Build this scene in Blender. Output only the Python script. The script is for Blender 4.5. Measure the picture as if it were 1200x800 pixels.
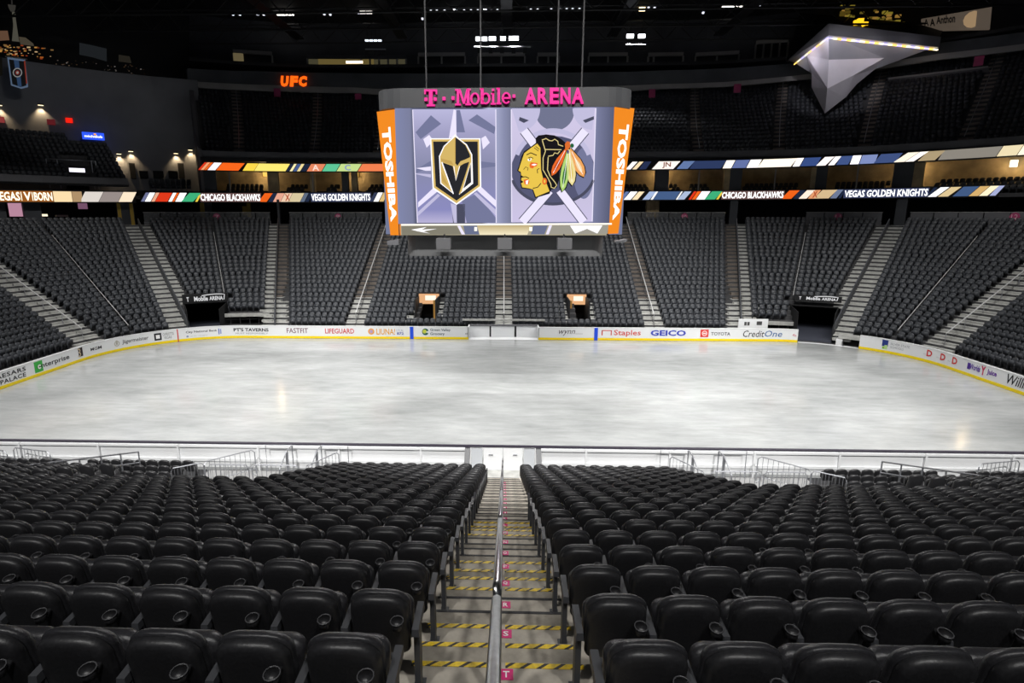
import bpy, bmesh, math, random
import numpy as np
from mathutils import Vector, Matrix
random.seed(7)
for o_ in list(bpy.data.objects): bpy.data.objects.remove(o_)
SC = bpy.context.scene
COL = SC.collection
R_ = math.radians

# ------------------------------------------------------------------ camera
F, PITCH, YAW, CH, CD, CX, PPX = 688.9, R_(12.31), R_(-1.853), 10.448, 35.67, 0.037, 569.6   # PPX: optical centre, frame is cropped off-centre
cam = bpy.data.cameras.new('camera'); camo = bpy.data.objects.new('camera', cam); COL.objects.link(camo)
cam.sensor_width = 36; cam.lens = 36 * F / 1200; cam.clip_end = 400; cam.shift_x = (600 - PPX)/1200
camo.location = (CX, -CD, CH); camo.rotation_euler = (math.pi/2 - PITCH, 0, -YAW)
SC.camera = camo
SC.view_settings.view_transform = 'Standard'; SC.view_settings.look = 'None'
SC.view_settings.gamma = 1; SC.view_settings.use_curve_mapping = False
SC.view_settings.exposure = 0.0
# ------------------------------------------------------------------ world: faint ambient of a big dim hall
w = bpy.data.worlds.new('world'); SC.world = w; w.use_nodes = True
w.node_tree.nodes['Background'].inputs[0].default_value = (0.55, 0.6, 0.7, 1)
w.node_tree.nodes['Background'].inputs[1].default_value = 0.085
# ------------------------------------------------------------------ main lights
def spot(name, loc, aim, power, size, blend=.35, rad=.6, col=(1, .985, .96)):
    l = bpy.data.lights.new(name, 'SPOT'); l.energy = power; l.spot_size = R_(size); l.spot_blend = blend
    l.shadow_soft_size = rad; l.color = col
    o = bpy.data.objects.new(name, l); COL.objects.link(o); o.location = loc
    o.rotation_euler = (Vector(aim) - Vector(loc)).to_track_quat('-Z', 'Y').to_euler()
    return o
def area(name, loc, aim, power, sx, sy, spread=120, col=(1, .985, .96)):
    l = bpy.data.lights.new(name, 'AREA'); l.energy = power; l.shape = 'RECTANGLE'; l.size = sx; l.size_y = sy; l.color = col; l.spread = R_(spread)
    o = bpy.data.objects.new(name, l); COL.objects.link(o); o.location = loc
    o.rotation_euler = (Vector(aim) - Vector(loc)).to_track_quat('-Z', 'Y').to_euler(); return o
# long banks of rink lights along both sides of the roof, shining across the ice
RINKLIGHTS = [(-20, -13), (0, -24), (20, -13), (-20, 13), (0, 24), (20, 13), (-33, 0), (33, 0)]
RINKAIM = [(-19, 5), (0, 2), (19, 5), (-19, -3), (0, -2), (19, -3), (-4, 0), (4, 0)]
for (x, y), (ax, ay), pw in zip(RINKLIGHTS, RINKAIM, (2600, 3200, 2600, 1200, 2200, 1200, 1500, 1500)):
    if y == 0: area('rink_light_bank', (x, y, 33.0), (ax, ay, 0), pw, 1.2, 18, 70)
    else: area('rink_light_bank', (x, y, 33.0), (ax, ay, 0), pw, 18, 1.2, 74)
STANDLIGHTS = [(-24, 10, -58, 48), (-30, 4, -44, 20), (-18, 0, -22, 26), (-6, 0, -7, 27), (6, 0, 7, 27), (18, 0, 22, 26), (30, 4, 44, 20)]
for (x, y, ax, ay) in STANDLIGHTS:
    if ax == -58: spot('stand_and_wall_fill_beam', (x, y, 34.0), (ax, ay, 19), 4200, 40, .9)  # unseen lamp added to brighten the corner wall
    else: spot('stand_and_wall_fill_beam', (x, y, 34.0), (ax, ay, 3), 15000, 52, .8)
NEARLIGHTS = [-20, -10, 0, 10, 20]
for x in NEARLIGHTS:
    spot('near_floodlight_beam', (x, -46, 32.0), (x, -13.2, .4), 62000, 16, .7)
SEATFILLS = [-18, -6, 6, 18]  # unseen fill lamps added behind the camera to brighten the seat backs
for x in SEATFILLS:
    spot('seat_fill_beam', (x, -44, 30.0), (x, -29, 7), 8500, 70, .8)

# ------------------------------------------------------------------ rink-path maths
HX, HY, RR = 30.48, 12.955, 8.53
LS = HX - RR                                   # half straight
ARC = RR * math.pi / 2
def path(u, o):
    """plan point on the curve o metres outside the rink outline; u = arclength of the rink edge from far centre"""
    s = 1 if u >= 0 else -1; a = abs(u)
    if a <= LS: x, y = a, HY + o
    elif a <= LS + ARC:
        t = (a - LS) / RR; x = LS + (RR + o) * math.sin(t); y = HY - RR + (RR + o) * math.cos(t)
    else: x = HX + o; y = HY - RR - (a - LS - ARC)
    return s * x, y
def pnorm(u):
    s = 1 if u >= 0 else -1; a = abs(u)
    if a <= LS: return 0.0, 1.0
    t = min(math.pi/2, (a - LS) / RR)
    return s * math.sin(t), math.cos(t)
def P3(u, o, z):
    x, y = path(u, o); return (x, y, z)
def off_u(x, y):
    s = 1 if x >= 0 else -1; a = abs(x)
    if a <= LS and y > HY - RR: return y - HY, s * a
    dx, dy = a - LS, y - (HY - RR)
    if dy >= 0:
        return math.hypot(dx, dy) - RR, s * (LS + RR * math.atan2(dx, dy))
    return a - HX, s * (LS + ARC - dy)
def sc_(u, o): return 1.0 if abs(u) <= LS or abs(u) > LS + ARC else (RR + o)/RR
def s_of(u, o):
    """metres along the curve at offset o"""
    s = 1 if u >= 0 else -1; a = abs(u); k = (RR + o)/RR
    if a <= LS: return u
    if a <= LS + ARC: return s*(LS + (a - LS)*k)
    return s*(LS + ARC*k + a - LS - ARC)
def u_of(m, o):
    s = 1 if m >= 0 else -1; a = abs(m); k = (RR + o)/RR
    if a <= LS: return m
    if a <= LS + ARC*k: return s*(LS + (a - LS)/k)
    return s*(LS + ARC + a - LS - ARC*k)
def shift(u, o, m): return u_of(s_of(u, o) + m, o)
CC = (math.cos(PITCH), math.sin(PITCH)); CY = (math.cos(YAW), math.sin(YAW))
def ray(px, py):
    u = (px - PPX) / F; v = (400 - py) / F
    fy = CC[0] + v * CC[1]; z = v * CC[0] - CC[1]     # forward (horizontal), up
    return Vector((u * CY[0] + fy * CY[1], -u * CY[1] + fy * CY[0], z))
CAMP = Vector((CX, -CD, CH))
def proj(p):
    d = Vector(p) - CAMP
    x = d.x * CY[0] - d.y * CY[1]; y = d.x * CY[1] + d.y * CY[0]
    dep = y * CC[0] - d.z * CC[1]; up = y * CC[1] + d.z * CC[0]
    if dep < .05: return None
    return PPX + F * x / dep, 400 - F * up / dep, dep
def hit(px, py, o):
    """far crossing of a pixel's bearing with the wall o metres outside the rink: (u, z)"""
    d = ray(px, py); lo, hi = 22.0, 240.0
    def g(t): q = CAMP + d * t; return off_u(q.x, q.y)[0] - o
    for _ in range(50):
        m = (lo + hi) / 2
        if g(m) > 0: hi = m
        else: lo = m
    q = CAMP + d * hi; return off_u(q.x, q.y)[1], q.z
def hitY(px, py, Y):
    d = ray(px, py); return CAMP + d * ((Y + CD) / d.y)
def hitZ(px, py, Z):
    d = ray(px, py); return CAMP + d * ((Z - CH) / d.z)

# ------------------------------------------------------------------ materials
MATS = {}
def mat(name, col, rough=.6, metal=0, noise=None, emit=0, bump=0, spec=.5, alpha=1):
    """noise = (scale, amount 0-1): soft colour variation"""
    if name in MATS: return MATS[name]
    m = bpy.data.materials.new(name); m.use_nodes = True; MATS[name] = m
    nt = m.node_tree; b = nt.nodes['Principled BSDF']
    b.inputs['Base Color'].default_value = (*col, 1); b.inputs['Roughness'].default_value = rough
    b.inputs['Metallic'].default_value = metal; b.inputs['Specular IOR Level'].default_value = spec
    if alpha < 1: b.inputs['Alpha'].default_value = alpha
    if emit:
        b.inputs['Emission Color'].default_value = (*col, 1); b.inputs['Emission Strength'].default_value = emit
        b.inputs['Base Color'].default_value = (col[0]*.3, col[1]*.3, col[2]*.3, 1)
    if noise:
        tc = nt.nodes.new('ShaderNodeTexCoord'); n = nt.nodes.new('ShaderNodeTexNoise'); n.inputs['Scale'].default_value = noise[0]
        n.inputs['Detail'].default_value = 4
        mp = nt.nodes.new('ShaderNodeMapRange'); mp.inputs['To Min'].default_value = 1 - noise[1]; mp.inputs['To Max'].default_value = 1 + noise[1]
        mp.inputs['From Min'].default_value = .3; mp.inputs['From Max'].default_value = .7
        mx = nt.nodes.new('ShaderNodeMix'); mx.data_type = 'RGBA'; mx.blend_type = 'MULTIPLY'; mx.inputs['Factor'].default_value = 1
        mx.inputs['A'].default_value = (*col, 1)
        nt.links.new(tc.outputs['Object'], n.inputs['Vector']); nt.links.new(n.outputs['Fac'], mp.inputs['Value'])
        nt.links.new(mp.outputs['Result'], mx.inputs['B']); nt.links.new(mx.outputs['Result'], b.inputs['Base Color'])
        if bump:
            bp = nt.nodes.new('ShaderNodeBump'); bp.inputs['Strength'].default_value = bump; bp.inputs['Distance'].default_value = .01
            nt.links.new(n.outputs['Fac'], bp.inputs['Height']); nt.links.new(bp.outputs['Normal'], b.inputs['Normal'])
    return m
def emat(name, col, s=1.0):
    if name in MATS: return MATS[name]
    m = bpy.data.materials.new(name); m.use_nodes = True; MATS[name] = m
    nt = m.node_tree; nt.nodes.clear(); e = nt.nodes.new('ShaderNodeEmission'); out = nt.nodes.new('ShaderNodeOutputMaterial')
    e.inputs[0].default_value = (*col, 1); e.inputs[1].default_value = s; nt.links.new(e.outputs[0], out.inputs[0]); return m
def hexc(h):
    c = [int(h[i:i+2], 16) / 255 for i in (0, 2, 4)]
    return tuple(x / 12.92 if x <= .04045 else ((x + .055) / 1.055) ** 2.4 for x in c)
def E_(h, s=1.0): return emat('screen_%s_%d' % (h, int(s*100)), hexc(h), s)
def I_(h, rough=.5): return mat('ink_' + h, hexc(h), rough, spec=.3)

M_seat = mat('black seat plastic', (.018, .018, .02), .42, noise=(60, .25), bump=.15)
M_pad = mat('black seat upholstery', (.022, .022, .025), .38, noise=(90, .3), bump=.25)
M_post = mat('charcoal seat standard', (.05, .052, .058), .45)
M_farseat = mat('front-lit stadium seating', (.044, .048, .056), .5, noise=(3, .25))  # lighter copy of the black seats, front light put into the colour
M_conc = mat('stair concrete', (.40, .365, .31), .85, noise=(5, .3), bump=.2)
M_step = mat('step block concrete', (.33, .30, .25), .85, noise=(6, .32), bump=.2)
M_nose = mat('dark step nosing', (.03, .03, .032), .7)
M_terr = mat('dark terrace concrete', (.055, .055, .058), .85, noise=(2, .25))
M_farconc = mat('pale stair concrete', (.42, .42, .40), .85, noise=(3, .2))
M_steel = mat('brushed steel', (.55, .55, .57), .28, metal=1.0, noise=(20, .12))
M_grail = mat('galvanised rail', (.42, .43, .46), .4, metal=.7)
M_white = mat('white board plastic', (.78, .79, .8), .32)
M_yellow = mat('yellow kick plate', (.9, .68, .0), .4)
M_dark = mat('near-black paint', (.012, .012, .014), .7)
M_wall = mat('dark charcoal wall', (.045, .047, .055), .8, noise=(.3, .2))
M_corner = mat('corner wall blue-grey', (.15, .155, .17), .8, noise=(.25, .15))
M_wall2 = mat('charcoal wall panel', (.07, .075, .085), .8, noise=(.4, .2))
M_fasc = mat('grey fascia panel', (.12, .12, .13), .6, noise=(.5, .12))
M_soff = mat('pale fascia edge', (.3, .29, .28), .6, noise=(.5, .1))
M_ceil = mat('black ceiling', (.010, .010, .012), .9)
M_truss = mat('dark roof steel', (.02, .02, .022), .6)
M_head = mat('scoreboard header grey', (.03, .031, .034), .55, noise=(.8, .12))
M_board = mat('scoreboard grey housing', (.12, .122, .125), .55, noise=(.8, .12))
M_warm = mat('warm-lit suite wall', (.45, .34, .19), .8, noise=(.8, .3))  # warm lamplight put into the wall colour
M_ochre = mat('ochre wall', (.55, .36, .05), .7)
M_glassrail = mat('smoked glass rail', (.16, .165, .17), .15, alpha=.55)
M_black = mat('recess shade black', (.006, .006, .007), .9)  # black that puts the deep shade inside openings into the colour

# ------------------------------------------------------------------ mesh helpers
class MB:
    def __init__(s): s.v = []; s.f = []
    def add(s, vs, fs):
        b = len(s.v); s.v += [tuple(p) for p in vs]; s.f += [tuple(i + b for i in f) for f in fs]; return s
    def box(s, x0, x1, y0, y1, z0, z1):
        return s.add([(x0,y0,z0),(x1,y0,z0),(x1,y1,z0),(x0,y1,z0),(x0,y0,z1),(x1,y0,z1),(x1,y1,z1),(x0,y1,z1)],
                     [(0,3,2,1),(4,5,6,7),(0,1,5,4),(1,2,6,5),(2,3,7,6),(3,0,4,7)])
    def hexa(s, p):   # 8 points ordered like box
        return s.add(p, [(0,3,2,1),(4,5,6,7),(0,1,5,4),(1,2,6,5),(2,3,7,6),(3,0,4,7)])
    def tube(s, pts, r, n=6, cap=True):
        pts = [Vector(p) for p in pts]; rings = []
        for i, p in enumerate(pts):
            t = (pts[min(i+1, len(pts)-1)] - pts[max(i-1, 0)]).normalized()
            up = Vector((0,0,1)) if abs(t.z) < .95 else Vector((1,0,0))
            a = t.cross(up).normalized(); b = a.cross(t).normalized()
            rings.append([p + (a*math.cos(2*math.pi*k/n) + b*math.sin(2*math.pi*k/n))*r for k in range(n)])
        vs = [q for rg in rings for q in rg]; fs = []
        for i in range(len(pts)-1):
            for k in range(n):
                fs.append((i*n+k, i*n+(k+1)%n, (i+1)*n+(k+1)%n, (i+1)*n+k))
        if cap: fs.append(tuple(range(n-1, -1, -1))); fs.append(tuple((len(pts)-1)*n+k for k in range(n)))
        return s.add(vs, fs)
    def loft(s, rings, cap=True):
        n = len(rings[0]); vs = [p for r in rings for p in r]; fs = []
        for i in range(len(rings)-1):
            for k in range(n): fs.append((i*n+k, i*n+(k+1)%n, (i+1)*n+(k+1)%n, (i+1)*n+k))
        if cap: fs.append(tuple(range(n-1, -1, -1))); fs.append(tuple((len(rings)-1)*n+k for k in range(n)))
        return s.add(vs, fs)
    def mesh(s, name, m, smooth=False):
        me = bpy.data.meshes.new(name); me.from_pydata(s.v, [], s.f)
        bm = bmesh.new(); bm.from_mesh(me); bmesh.ops.recalc_face_normals(bm, faces=bm.faces); bm.to_mesh(me); bm.free()
        if m: me.materials.append(m)
        if smooth:
            me.shade_smooth()
        return me
    def build(s, name, m, parent=None, smooth=False, loc=None):
        me = s.mesh(name, m, smooth); return link(name, me, parent, loc)
def link(name, me, parent=None, loc=None):
    o = bpy.data.objects.new(name, me); COL.objects.link(o)
    if parent: o.parent = parent
    if loc: o.location = loc
    return o
def tag(o, label=None, cat=None, group=None, kind=None):
    if label: o['label'] = label
    if cat: o['category'] = cat
    if group: o['group'] = group
    if kind: o['kind'] = kind
    return o
def empty(name, loc=(0,0,0), label=None, cat=None, group=None, rz=0):
    o = bpy.data.objects.new(name, None); COL.objects.link(o); o.location = loc; o.rotation_euler.z = rz; o.empty_display_size = .2
    return tag(o, label, cat, group)
def struct(o, label=None, cat=None): return tag(o, label, cat, kind='structure')

def strip(mb, u0, u1, o0, o1, z0, z1, step=1.2, skew=0):
    """curved slab: u range, offsets o0..o1, heights z0..z1; skew shifts the top along u"""
    n = max(1, int(abs(u1 - u0) / step) + 1); vs = []; fs = []
    for i in range(n + 1):
        u = u0 + (u1 - u0) * i / n
        vs += [P3(u, o0, z0), P3(u, o1, z0), P3(u + skew, o1, z1), P3(u + skew, o0, z1)]
    for i in range(n):
        a = 4*i; b = a + 4
        for k in range(4): fs.append((a+k, a+(k+1)%4, b+(k+1)%4, b+k))
    fs.append((0,1,2,3)); fs.append((4*n+3,4*n+2,4*n+1,4*n)); mb.add(vs, fs); return mb

_txtcache = {}
def text_raw(s, bold=0.0, shear=0.0, space=1.0):
    k = (s, bold, shear, space)
    if k in _txtcache: return _txtcache[k]
    cu = bpy.data.curves.new('t', 'FONT'); cu.body = s; cu.size = 1; cu.offset = bold; cu.shear = shear; cu.resolution_u = 2
    cu.space_character = space; cu.fill_mode = 'FRONT'
    ob = bpy.data.objects.new('t', cu); COL.objects.link(ob)
    me = bpy.data.meshes.new_from_object(ob)
    v = [tuple(x.co[:2]) for x in me.vertices]; f = [tuple(p.vertices) for p in me.polygons]
    bpy.data.objects.remove(ob); bpy.data.curves.remove(cu); bpy.data.meshes.remove(me)
    x0 = min(p[0] for p in v); x1 = max(p[0] for p in v); y0 = min(p[1] for p in v); y1 = max(p[1] for p in v)
    v = [((p[0]-x0)/(x1-x0), (p[1]-y0)/(y1-y0)) for p in v]
    _txtcache[k] = (v, f); return v, f
def text_map(name, s, fn, m, parent, **kw):
    """lettering mapped through fn(a, b), a and b in 0..1"""
    v, f = text_raw(s, **kw)
    me = bpy.data.meshes.new(name); me.from_pydata([fn(a, b) for a, b in v], [], f); me.materials.append(m)
    return link(name, me, parent)
def poly(name, pts, m, parent):
    me = bpy.data.meshes.new(name); me.from_pydata([tuple(p) for p in pts], [], [tuple(range(len(pts)))]); me.materials.append(m)
    return link(name, me, parent)

# ------------------------------------------------------------------ ice and floors
def ice_mat():
    m = bpy.data.materials.new('resurfaced ice'); m.use_nodes = True; nt = m.node_tree; b = nt.nodes['Principled BSDF']
    tc = nt.nodes.new('ShaderNodeTexCoord')
    def nz(scale, sc, det):
        mp = nt.nodes.new('ShaderNodeMapping'); mp.inputs['Scale'].default_value = sc; mp.inputs['Rotation'].default_value = (0, 0, .25)
        n = nt.nodes.new('ShaderNodeTexNoise'); n.inputs['Scale'].default_value = scale; n.inputs['Detail'].default_value = det
        n.inputs['Roughness'].default_value = .65
        nt.links.new(tc.outputs['Object'], mp.inputs[0]); nt.links.new(mp.outputs[0], n.inputs['Vector']); return n
    n1 = nz(.2, (.6, 1.2, 1), 7); n2 = nz(1.3, (.4, 1.6, 1), 6)
    cr = nt.nodes.new('ShaderNodeValToRGB'); cr.color_ramp.elements[0].position = .32; cr.color_ramp.elements[1].position = .68
    cr.color_ramp.elements[0].color = (.23, .24, .24, 1); cr.color_ramp.elements[1].color = (.455, .465, .465, 1)
    ad = nt.nodes.new('ShaderNodeMath'); ad.operation = 'MULTIPLY_ADD'; ad.inputs[1].default_value = .35
    ml = nt.nodes.new('ShaderNodeMath'); ml.operation = 'MULTIPLY'; ml.inputs[1].default_value = .65
    nt.links.new(n1.outputs['Fac'], ml.inputs[0]); nt.links.new(n2.outputs['Fac'], ad.inputs[0]); nt.links.new(ml.outputs[0], ad.inputs[2])
    nt.links.new(ad.outputs[0], cr.inputs[0]); nt.links.new(cr.outputs[0], b.inputs['Base Color'])
    rr = nt.nodes.new('ShaderNodeMapRange'); rr.inputs['To Min'].default_value = .06; rr.inputs['To Max'].default_value = .2
    nt.links.new(n2.outputs['Fac'], rr.inputs['Value']); nt.links.new(rr.outputs[0], b.inputs['Roughness'])
    b.inputs['IOR'].default_value = 1.31; b.inputs['Specular IOR Level'].default_value = .5
    return m
ol = []
for i in range(25): t = math.pi/2*i/24; ol.append((LS + RR*math.sin(t), HY - RR + RR*math.cos(t)))
q1 = ol; q2 = [(x, -y) for x, y in reversed(ol)]; q3 = [(-x, -y) for x, y in ol]; q4 = [(-x, y) for x, y in reversed(ol)]
outl = q1 + q2 + q3 + q4
mb = MB(); mb.loft([[(x, y, -.12) for x, y in outl], [(x, y, 0) for x, y in outl]])
ice = mb.build('floor_ice', ice_mat()); struct(ice, 'pale grey resurfaced ice sheet inside the white rink boards', 'ice')
mb = MB(); mb.box(-75, 75, -60, 75, -.5, -.13); struct(mb.build('floor', mat('arena slab', (.05, .05, .055), .7, noise=(1, .2))), 'dark concrete slab around the rink', 'floor')

# ------------------------------------------------------------------ near stand: terraces, aisle stair
ROWA, ROWB = .84, .3254
def row_d(n): return 3.883 + ROWA*n          # nosing distance in front of camera
def row_z(n): return 7.074 - ROWB*n
def nose_y(n): return -CD + row_d(n)
NMIN, NMAX = -5, 19
CUT0, CUT1, CUTN = 6.1, 12.2, 12            # entry bays where the front rows are left out
mb = MB()
for n in range(NMIN, NMAX + 1):
    y1 = nose_y(n); y0 = y1 - ROWA; z = row_z(n)
    if n < CUTN: segs = [(-40, 40)]
    else: segs = [(-CUT0, CUT0)] + ([(-40, -CUT1), (CUT1, 40)] if n < 17 else [])
    for a, b in segs: mb.box(a, b, y0 - .3, y1, z - .5 if n < NMAX else -.12, z)
near = mb.build('floor_near_stand', M_terr); struct(near, 'dark stepped concrete terrace carrying the close rows of seats', 'terrace')
mb = MB()
for n in range(CUTN, NMAX + 1): pass
mb.box(-40, 40, -CD - 8, nose_y(NMIN) - ROWA - .2, 7, row_z(NMIN) + .1); mb.build('floor_near_landing', M_terr)
struct(bpy.data.objects['floor_near_landing'], 'dark concrete landing above the close rows', 'landing')
stair = empty('aisle_stairs', (0, nose_y(NMAX), 0), 'concrete aisle stairs with yellow hazard tape between two blocks of black seats', 'stairs')
def child(o, p):
    o.parent = p; o.matrix_parent_inverse = Matrix.Translation(-Vector(p.location)); return o
def tape_mat():
    m = bpy.data.materials.new('yellow and black hazard tape'); m.use_nodes = True; nt = m.node_tree; b = nt.nodes['Principled BSDF']
    tc = nt.nodes.new('ShaderNodeTexCoord'); sp = nt.nodes.new('ShaderNodeSeparateXYZ'); nt.links.new(tc.outputs['Object'], sp.inputs[0])
    a = nt.nodes.new('ShaderNodeMath'); a.operation = 'ADD'; nt.links.new(sp.outputs['X'], a.inputs[0])
    k = nt.nodes.new('ShaderNodeMath'); k.operation = 'MULTIPLY'; k.inputs[1].default_value = -1.3; nt.links.new(sp.outputs['Y'], k.inputs[0]); nt.links.new(k.outputs[0], a.inputs[1])
    d = nt.nodes.new('ShaderNodeMath'); d.operation = 'MULTIPLY'; d.inputs[1].default_value = 1/.128; nt.links.new(a.outputs[0], d.inputs[0])
    f = nt.nodes.new('ShaderNodeMath'); f.operation = 'FRACT'; nt.links.new(d.outputs[0], f.inputs[0])
    g = nt.nodes.new('ShaderNodeMath'); g.operation = 'GREATER_THAN'; g.inputs[1].default_value = .3; nt.links.new(f.outputs[0], g.inputs[0])
    n = nt.nodes.new('ShaderNodeTexNoise'); n.inputs['Scale'].default_value = 30; nt.links.new(tc.outputs['Object'], n.inputs['Vector'])
    wv = nt.nodes.new('ShaderNodeMapRange'); wv.inputs['From Min'].default_value = .3; wv.inputs['From Max'].default_value = .6; wv.inputs['To Min'].default_value = .7
    nt.links.new(n.outputs['Fac'], wv.inputs['Value'])
    ml = nt.nodes.new('ShaderNodeMath'); ml.operation = 'MULTIPLY'; nt.links.new(g.outputs[0], ml.inputs[0]); nt.links.new(wv.outputs[0], ml.inputs[1])
    mx = nt.nodes.new('ShaderNodeMix'); mx.data_type = 'RGBA'; mx.inputs['A'].default_value = (.02, .02, .02, 1); mx.inputs['B'].default_value = (.8, .56, .02, 1)
    nt.links.new(ml.outputs[0], mx.inputs['Factor']); nt.links.new(mx.outputs['Result'], b.inputs['Base Color']); b.inputs['Roughness'].default_value = .5
    return m
M_tape = tape_mat()
AW, BW = .82, .655                            # half width of aisle slab, of step block
def boxmesh(name, sx, sy, sz, m):
    mb = MB(); mb.box(-sx, sx, -sy, 0, -sz, 0); return mb.mesh(name, m)
me_tread = boxmesh('step', AW, ROWA, .35, M_conc); me_block = boxmesh('step', BW, ROWA/2, .25, M_step)
me_tapeL = boxmesh('hazard_tape', (BW - .06)/2, .05, .004, M_tape); me_nose = boxmesh('step_nosing', BW, .035, .004, M_nose)
M_pink = mat('magenta row tag', (.62, .01, .16), .45)
me_tag = boxmesh('row_tag', .05, .105, .004, M_pink)
M_wink = mat('white lettering', (.85, .85, .85), .5)
taped = {(-1,0),(-1,1),(0,0),(0,1),(1,0),(2,1),(3,0),(3,1),(4,0),(6,1),(7,0),(7,1),(8,0)}
for n in range(-4, NMAX + 4):
    for half in (0, 1):
        y = nose_y(n) + (ROWA/2 if half else 0); z = row_z(n) - (ROWB/2 if half else 0)
        if row_z(n) - (ROWB/2 if half else 0) < .2: continue
        if half: s = link('step', me_block)
        else: s = link('step', me_tread)
        s.location = (0, y, z + (.012 if not half else 0)); child(s, stair)
        top = s.location.z + .006
        if (n, half) in taped:
            for sx in (-1, 1):
                t = link('hazard_tape', me_tapeL); t.parent = s; t.location = (sx*(.06 + (BW-.06)/2), -.012, .006)
        else:
            t = link('step_nosing', me_nose); t.parent = s; t.location = (0, -.005, .005)
    if 0 <= n <= NMAX:
        L = 'TSRQPONMLKJIHGFEDCBA'[n]
        tg = link('row_tag', me_tag); tg.location = (.068, nose_y(n) - .075, row_z(n) + .018); child(tg, stair)
        lt = text_map('tag_letter', L, lambda a, b: (-.028 + .05*a, -.085 + .062*b, .002), M_wink, tg, bold=.02)
# central handrail: sloped square-topped rails with posts
rail = empty('handrail', (0, nose_y(10), row_z(10)), 'brushed steel handrail running down the middle of the close aisle', 'handrail')
def nz_(d): return row_z(0) - (d - row_d(0)) * ROWB/ROWA
segs = [(-.6, 3.2), (3.45, 6.3), (6.5, 9.4), (9.6, 12.5), (12.7, 15.6), (15.8, 18.8), (19.0, 21.6)]
for a, b in segs:
    mb = MB(); r = .032; h = .80
    pa = []
    for (d, dz) in ((a - .02, -.14), (a, -.02), (a + .05, 0), (b - .05, 0), (b, -.02), (b + .02, -.14)):
        pa.append((0, -CD + d, nz_(d) + h + dz))
    mb.tube(pa, r, 8); child(mb.build('rail_bar', M_steel, smooth=True), rail)
    for d in (a + .02, (a+b)/2, b - .02):
        mb = MB(); zb = max(-.1, row_z(math.ceil((d - row_d(0))/ROWA - 1e-6)))
        mb.box(-.022, .022, -CD + d - .022, -CD + d + .022, zb, nz_(d) + h - .02); child(mb.build('rail_post', M_steel), rail)

# ------------------------------------------------------------------ near seats
def outline(w, z0, z1, rt, rb, n=6, flare=0):
    """rounded panel outline in x,z (top radius rt, bottom radius rb)"""
    pts = []
    def arc(cx, cz, r, a0):
        for i in range(n + 1):
            a = R_(a0 + 90*i/n); pts.append((cx + r*math.cos(a), cz + r*math.sin(a)))
    arc(w/2 - rt, z1 - rt*.72, rt, 0); arc(-w/2 + rt, z1 - rt*.72, rt, 90)
    arc(-w/2 + rb, z0 + rb, rb, 180); arc(w/2 - rb, z0 + rb, rb, 270)
    out = []
    for x, z in pts:
        if z > z1 - rt*.72: z = z1 - rt*.72 + (z - (z1 - rt*.72))*.72
        out.append((x*(1 + flare*(z - z0)/(z1 - z0)), z))
    return out
def pillow(mb, ol, prof, lean, zr, curve=0, y_off=0):
    """rings (scale, y) of an outline, leaned back with height"""
    cx = 0; cz = sum(p[1] for p in ol)/len(ol); rings = []
    for sc, y in prof:
        rg = []
        for x, z in ol:
            xx = x*sc; zz = cz + (z - cz)*sc
            rg.append((xx, y_off + y + curve*xx*xx - (zz - zr)*lean, zz))
        rings.append(rg)
    mb.loft(rings); return mb
def seat_parts(n=6):
    P = {}
    ol = outline(.43, .33, .85, .17, .05, n, .0)
    mb = MB(); pillow(mb, ol, [(.55, -.052), (.84, -.05), (.93, -.042), (.98, -.024), (1, 0), (.985, .018)], .2, .4, .35); P['backrest'] = (mb, M_seat)
    ol2 = outline(.448, .40, .862, .165, .05, n, .0)
    mb = MB(); pillow(mb, ol2, [(.97, .016), (1.0, .03), (1.0, .05), (.95, .075), (.8, .085)], .2, .4, .35); P['back_cushion'] = (mb, M_pad)
    ol3 = outline(.43, .34, .665, .09, .08, n)
    mb = MB(); pillow(mb, ol3, [(.86, .10), (.97, .115), (1, .14), (.99, .17), (.93, .195), (.7, .205)], -.10, .36); P['seat_pan'] = (mb, M_pad)
    mb = MB(); mb.box(.243, .287, -.03, .07, 0, .56)
    mb.hexa([(.236,-.09,.53),(.294,-.09,.53),(.294,.2,.55),(.236,.2,.55),(.24,-.085,.585),(.29,-.085,.585),(.29,.2,.6),(.24,.2,.6)]); mb.box(.22, .31, -.07, .12, 0, .02)
    P['armrest'] = (mb, M_post)
    mb = MB(); c = Vector((.15, -.165, .71)); k = 12; rg = []
    for rr_, zz in ((.046, 0), (.051, .004), (.046, .008), (.042, .005)):
        rg.append([(c.x + rr_*math.cos(2*math.pi*i/k), c.y + rr_*math.sin(2*math.pi*i/k)*.95, c.z + zz + .15*rr_*math.sin(2*math.pi*i/k)) for i in range(k)])
    mb.loft(rg + [rg[0]], cap=False); P['cup_ring'] = (mb, mat('grey cup ring', (.07, .07, .075), .35)); mb = MB()
    mb.loft([[(c.x + q*math.cos(2*math.pi*i/k), c.y + q*.95*math.sin(2*math.pi*i/k), c.z + zz) for i in range(k)] for q, zz in ((.044, 0), (.038, -.055), (.03, -.057))])
    mb.box(c.x - .03, c.x + .03, c.y + .03, -.08, c.z - .05, c.z - .01); P['cup_holder'] = (mb, M_seat)
    return P
SP = seat_parts(6)
for _m, _ in SP.values(): _m.v = [(x*.933, y, z) for x, y, z in _m.v]
SEATME = {k: v[0].mesh(k, v[1], smooth=(k not in ('armrest',))) for k, v in SP.items()}
mbx = MB(); mbx.add([(-x, y, z) for x, y, z in SP['armrest'][0].v], SP['armrest'][0].f); ME_ENDARM = mbx.mesh('armrest', M_post)
PITCHX = .49; X0 = .81; SEATBACK = .30       # seat pitch, first seat from aisle, distance behind nosing
cands = []; outside = []
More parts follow.
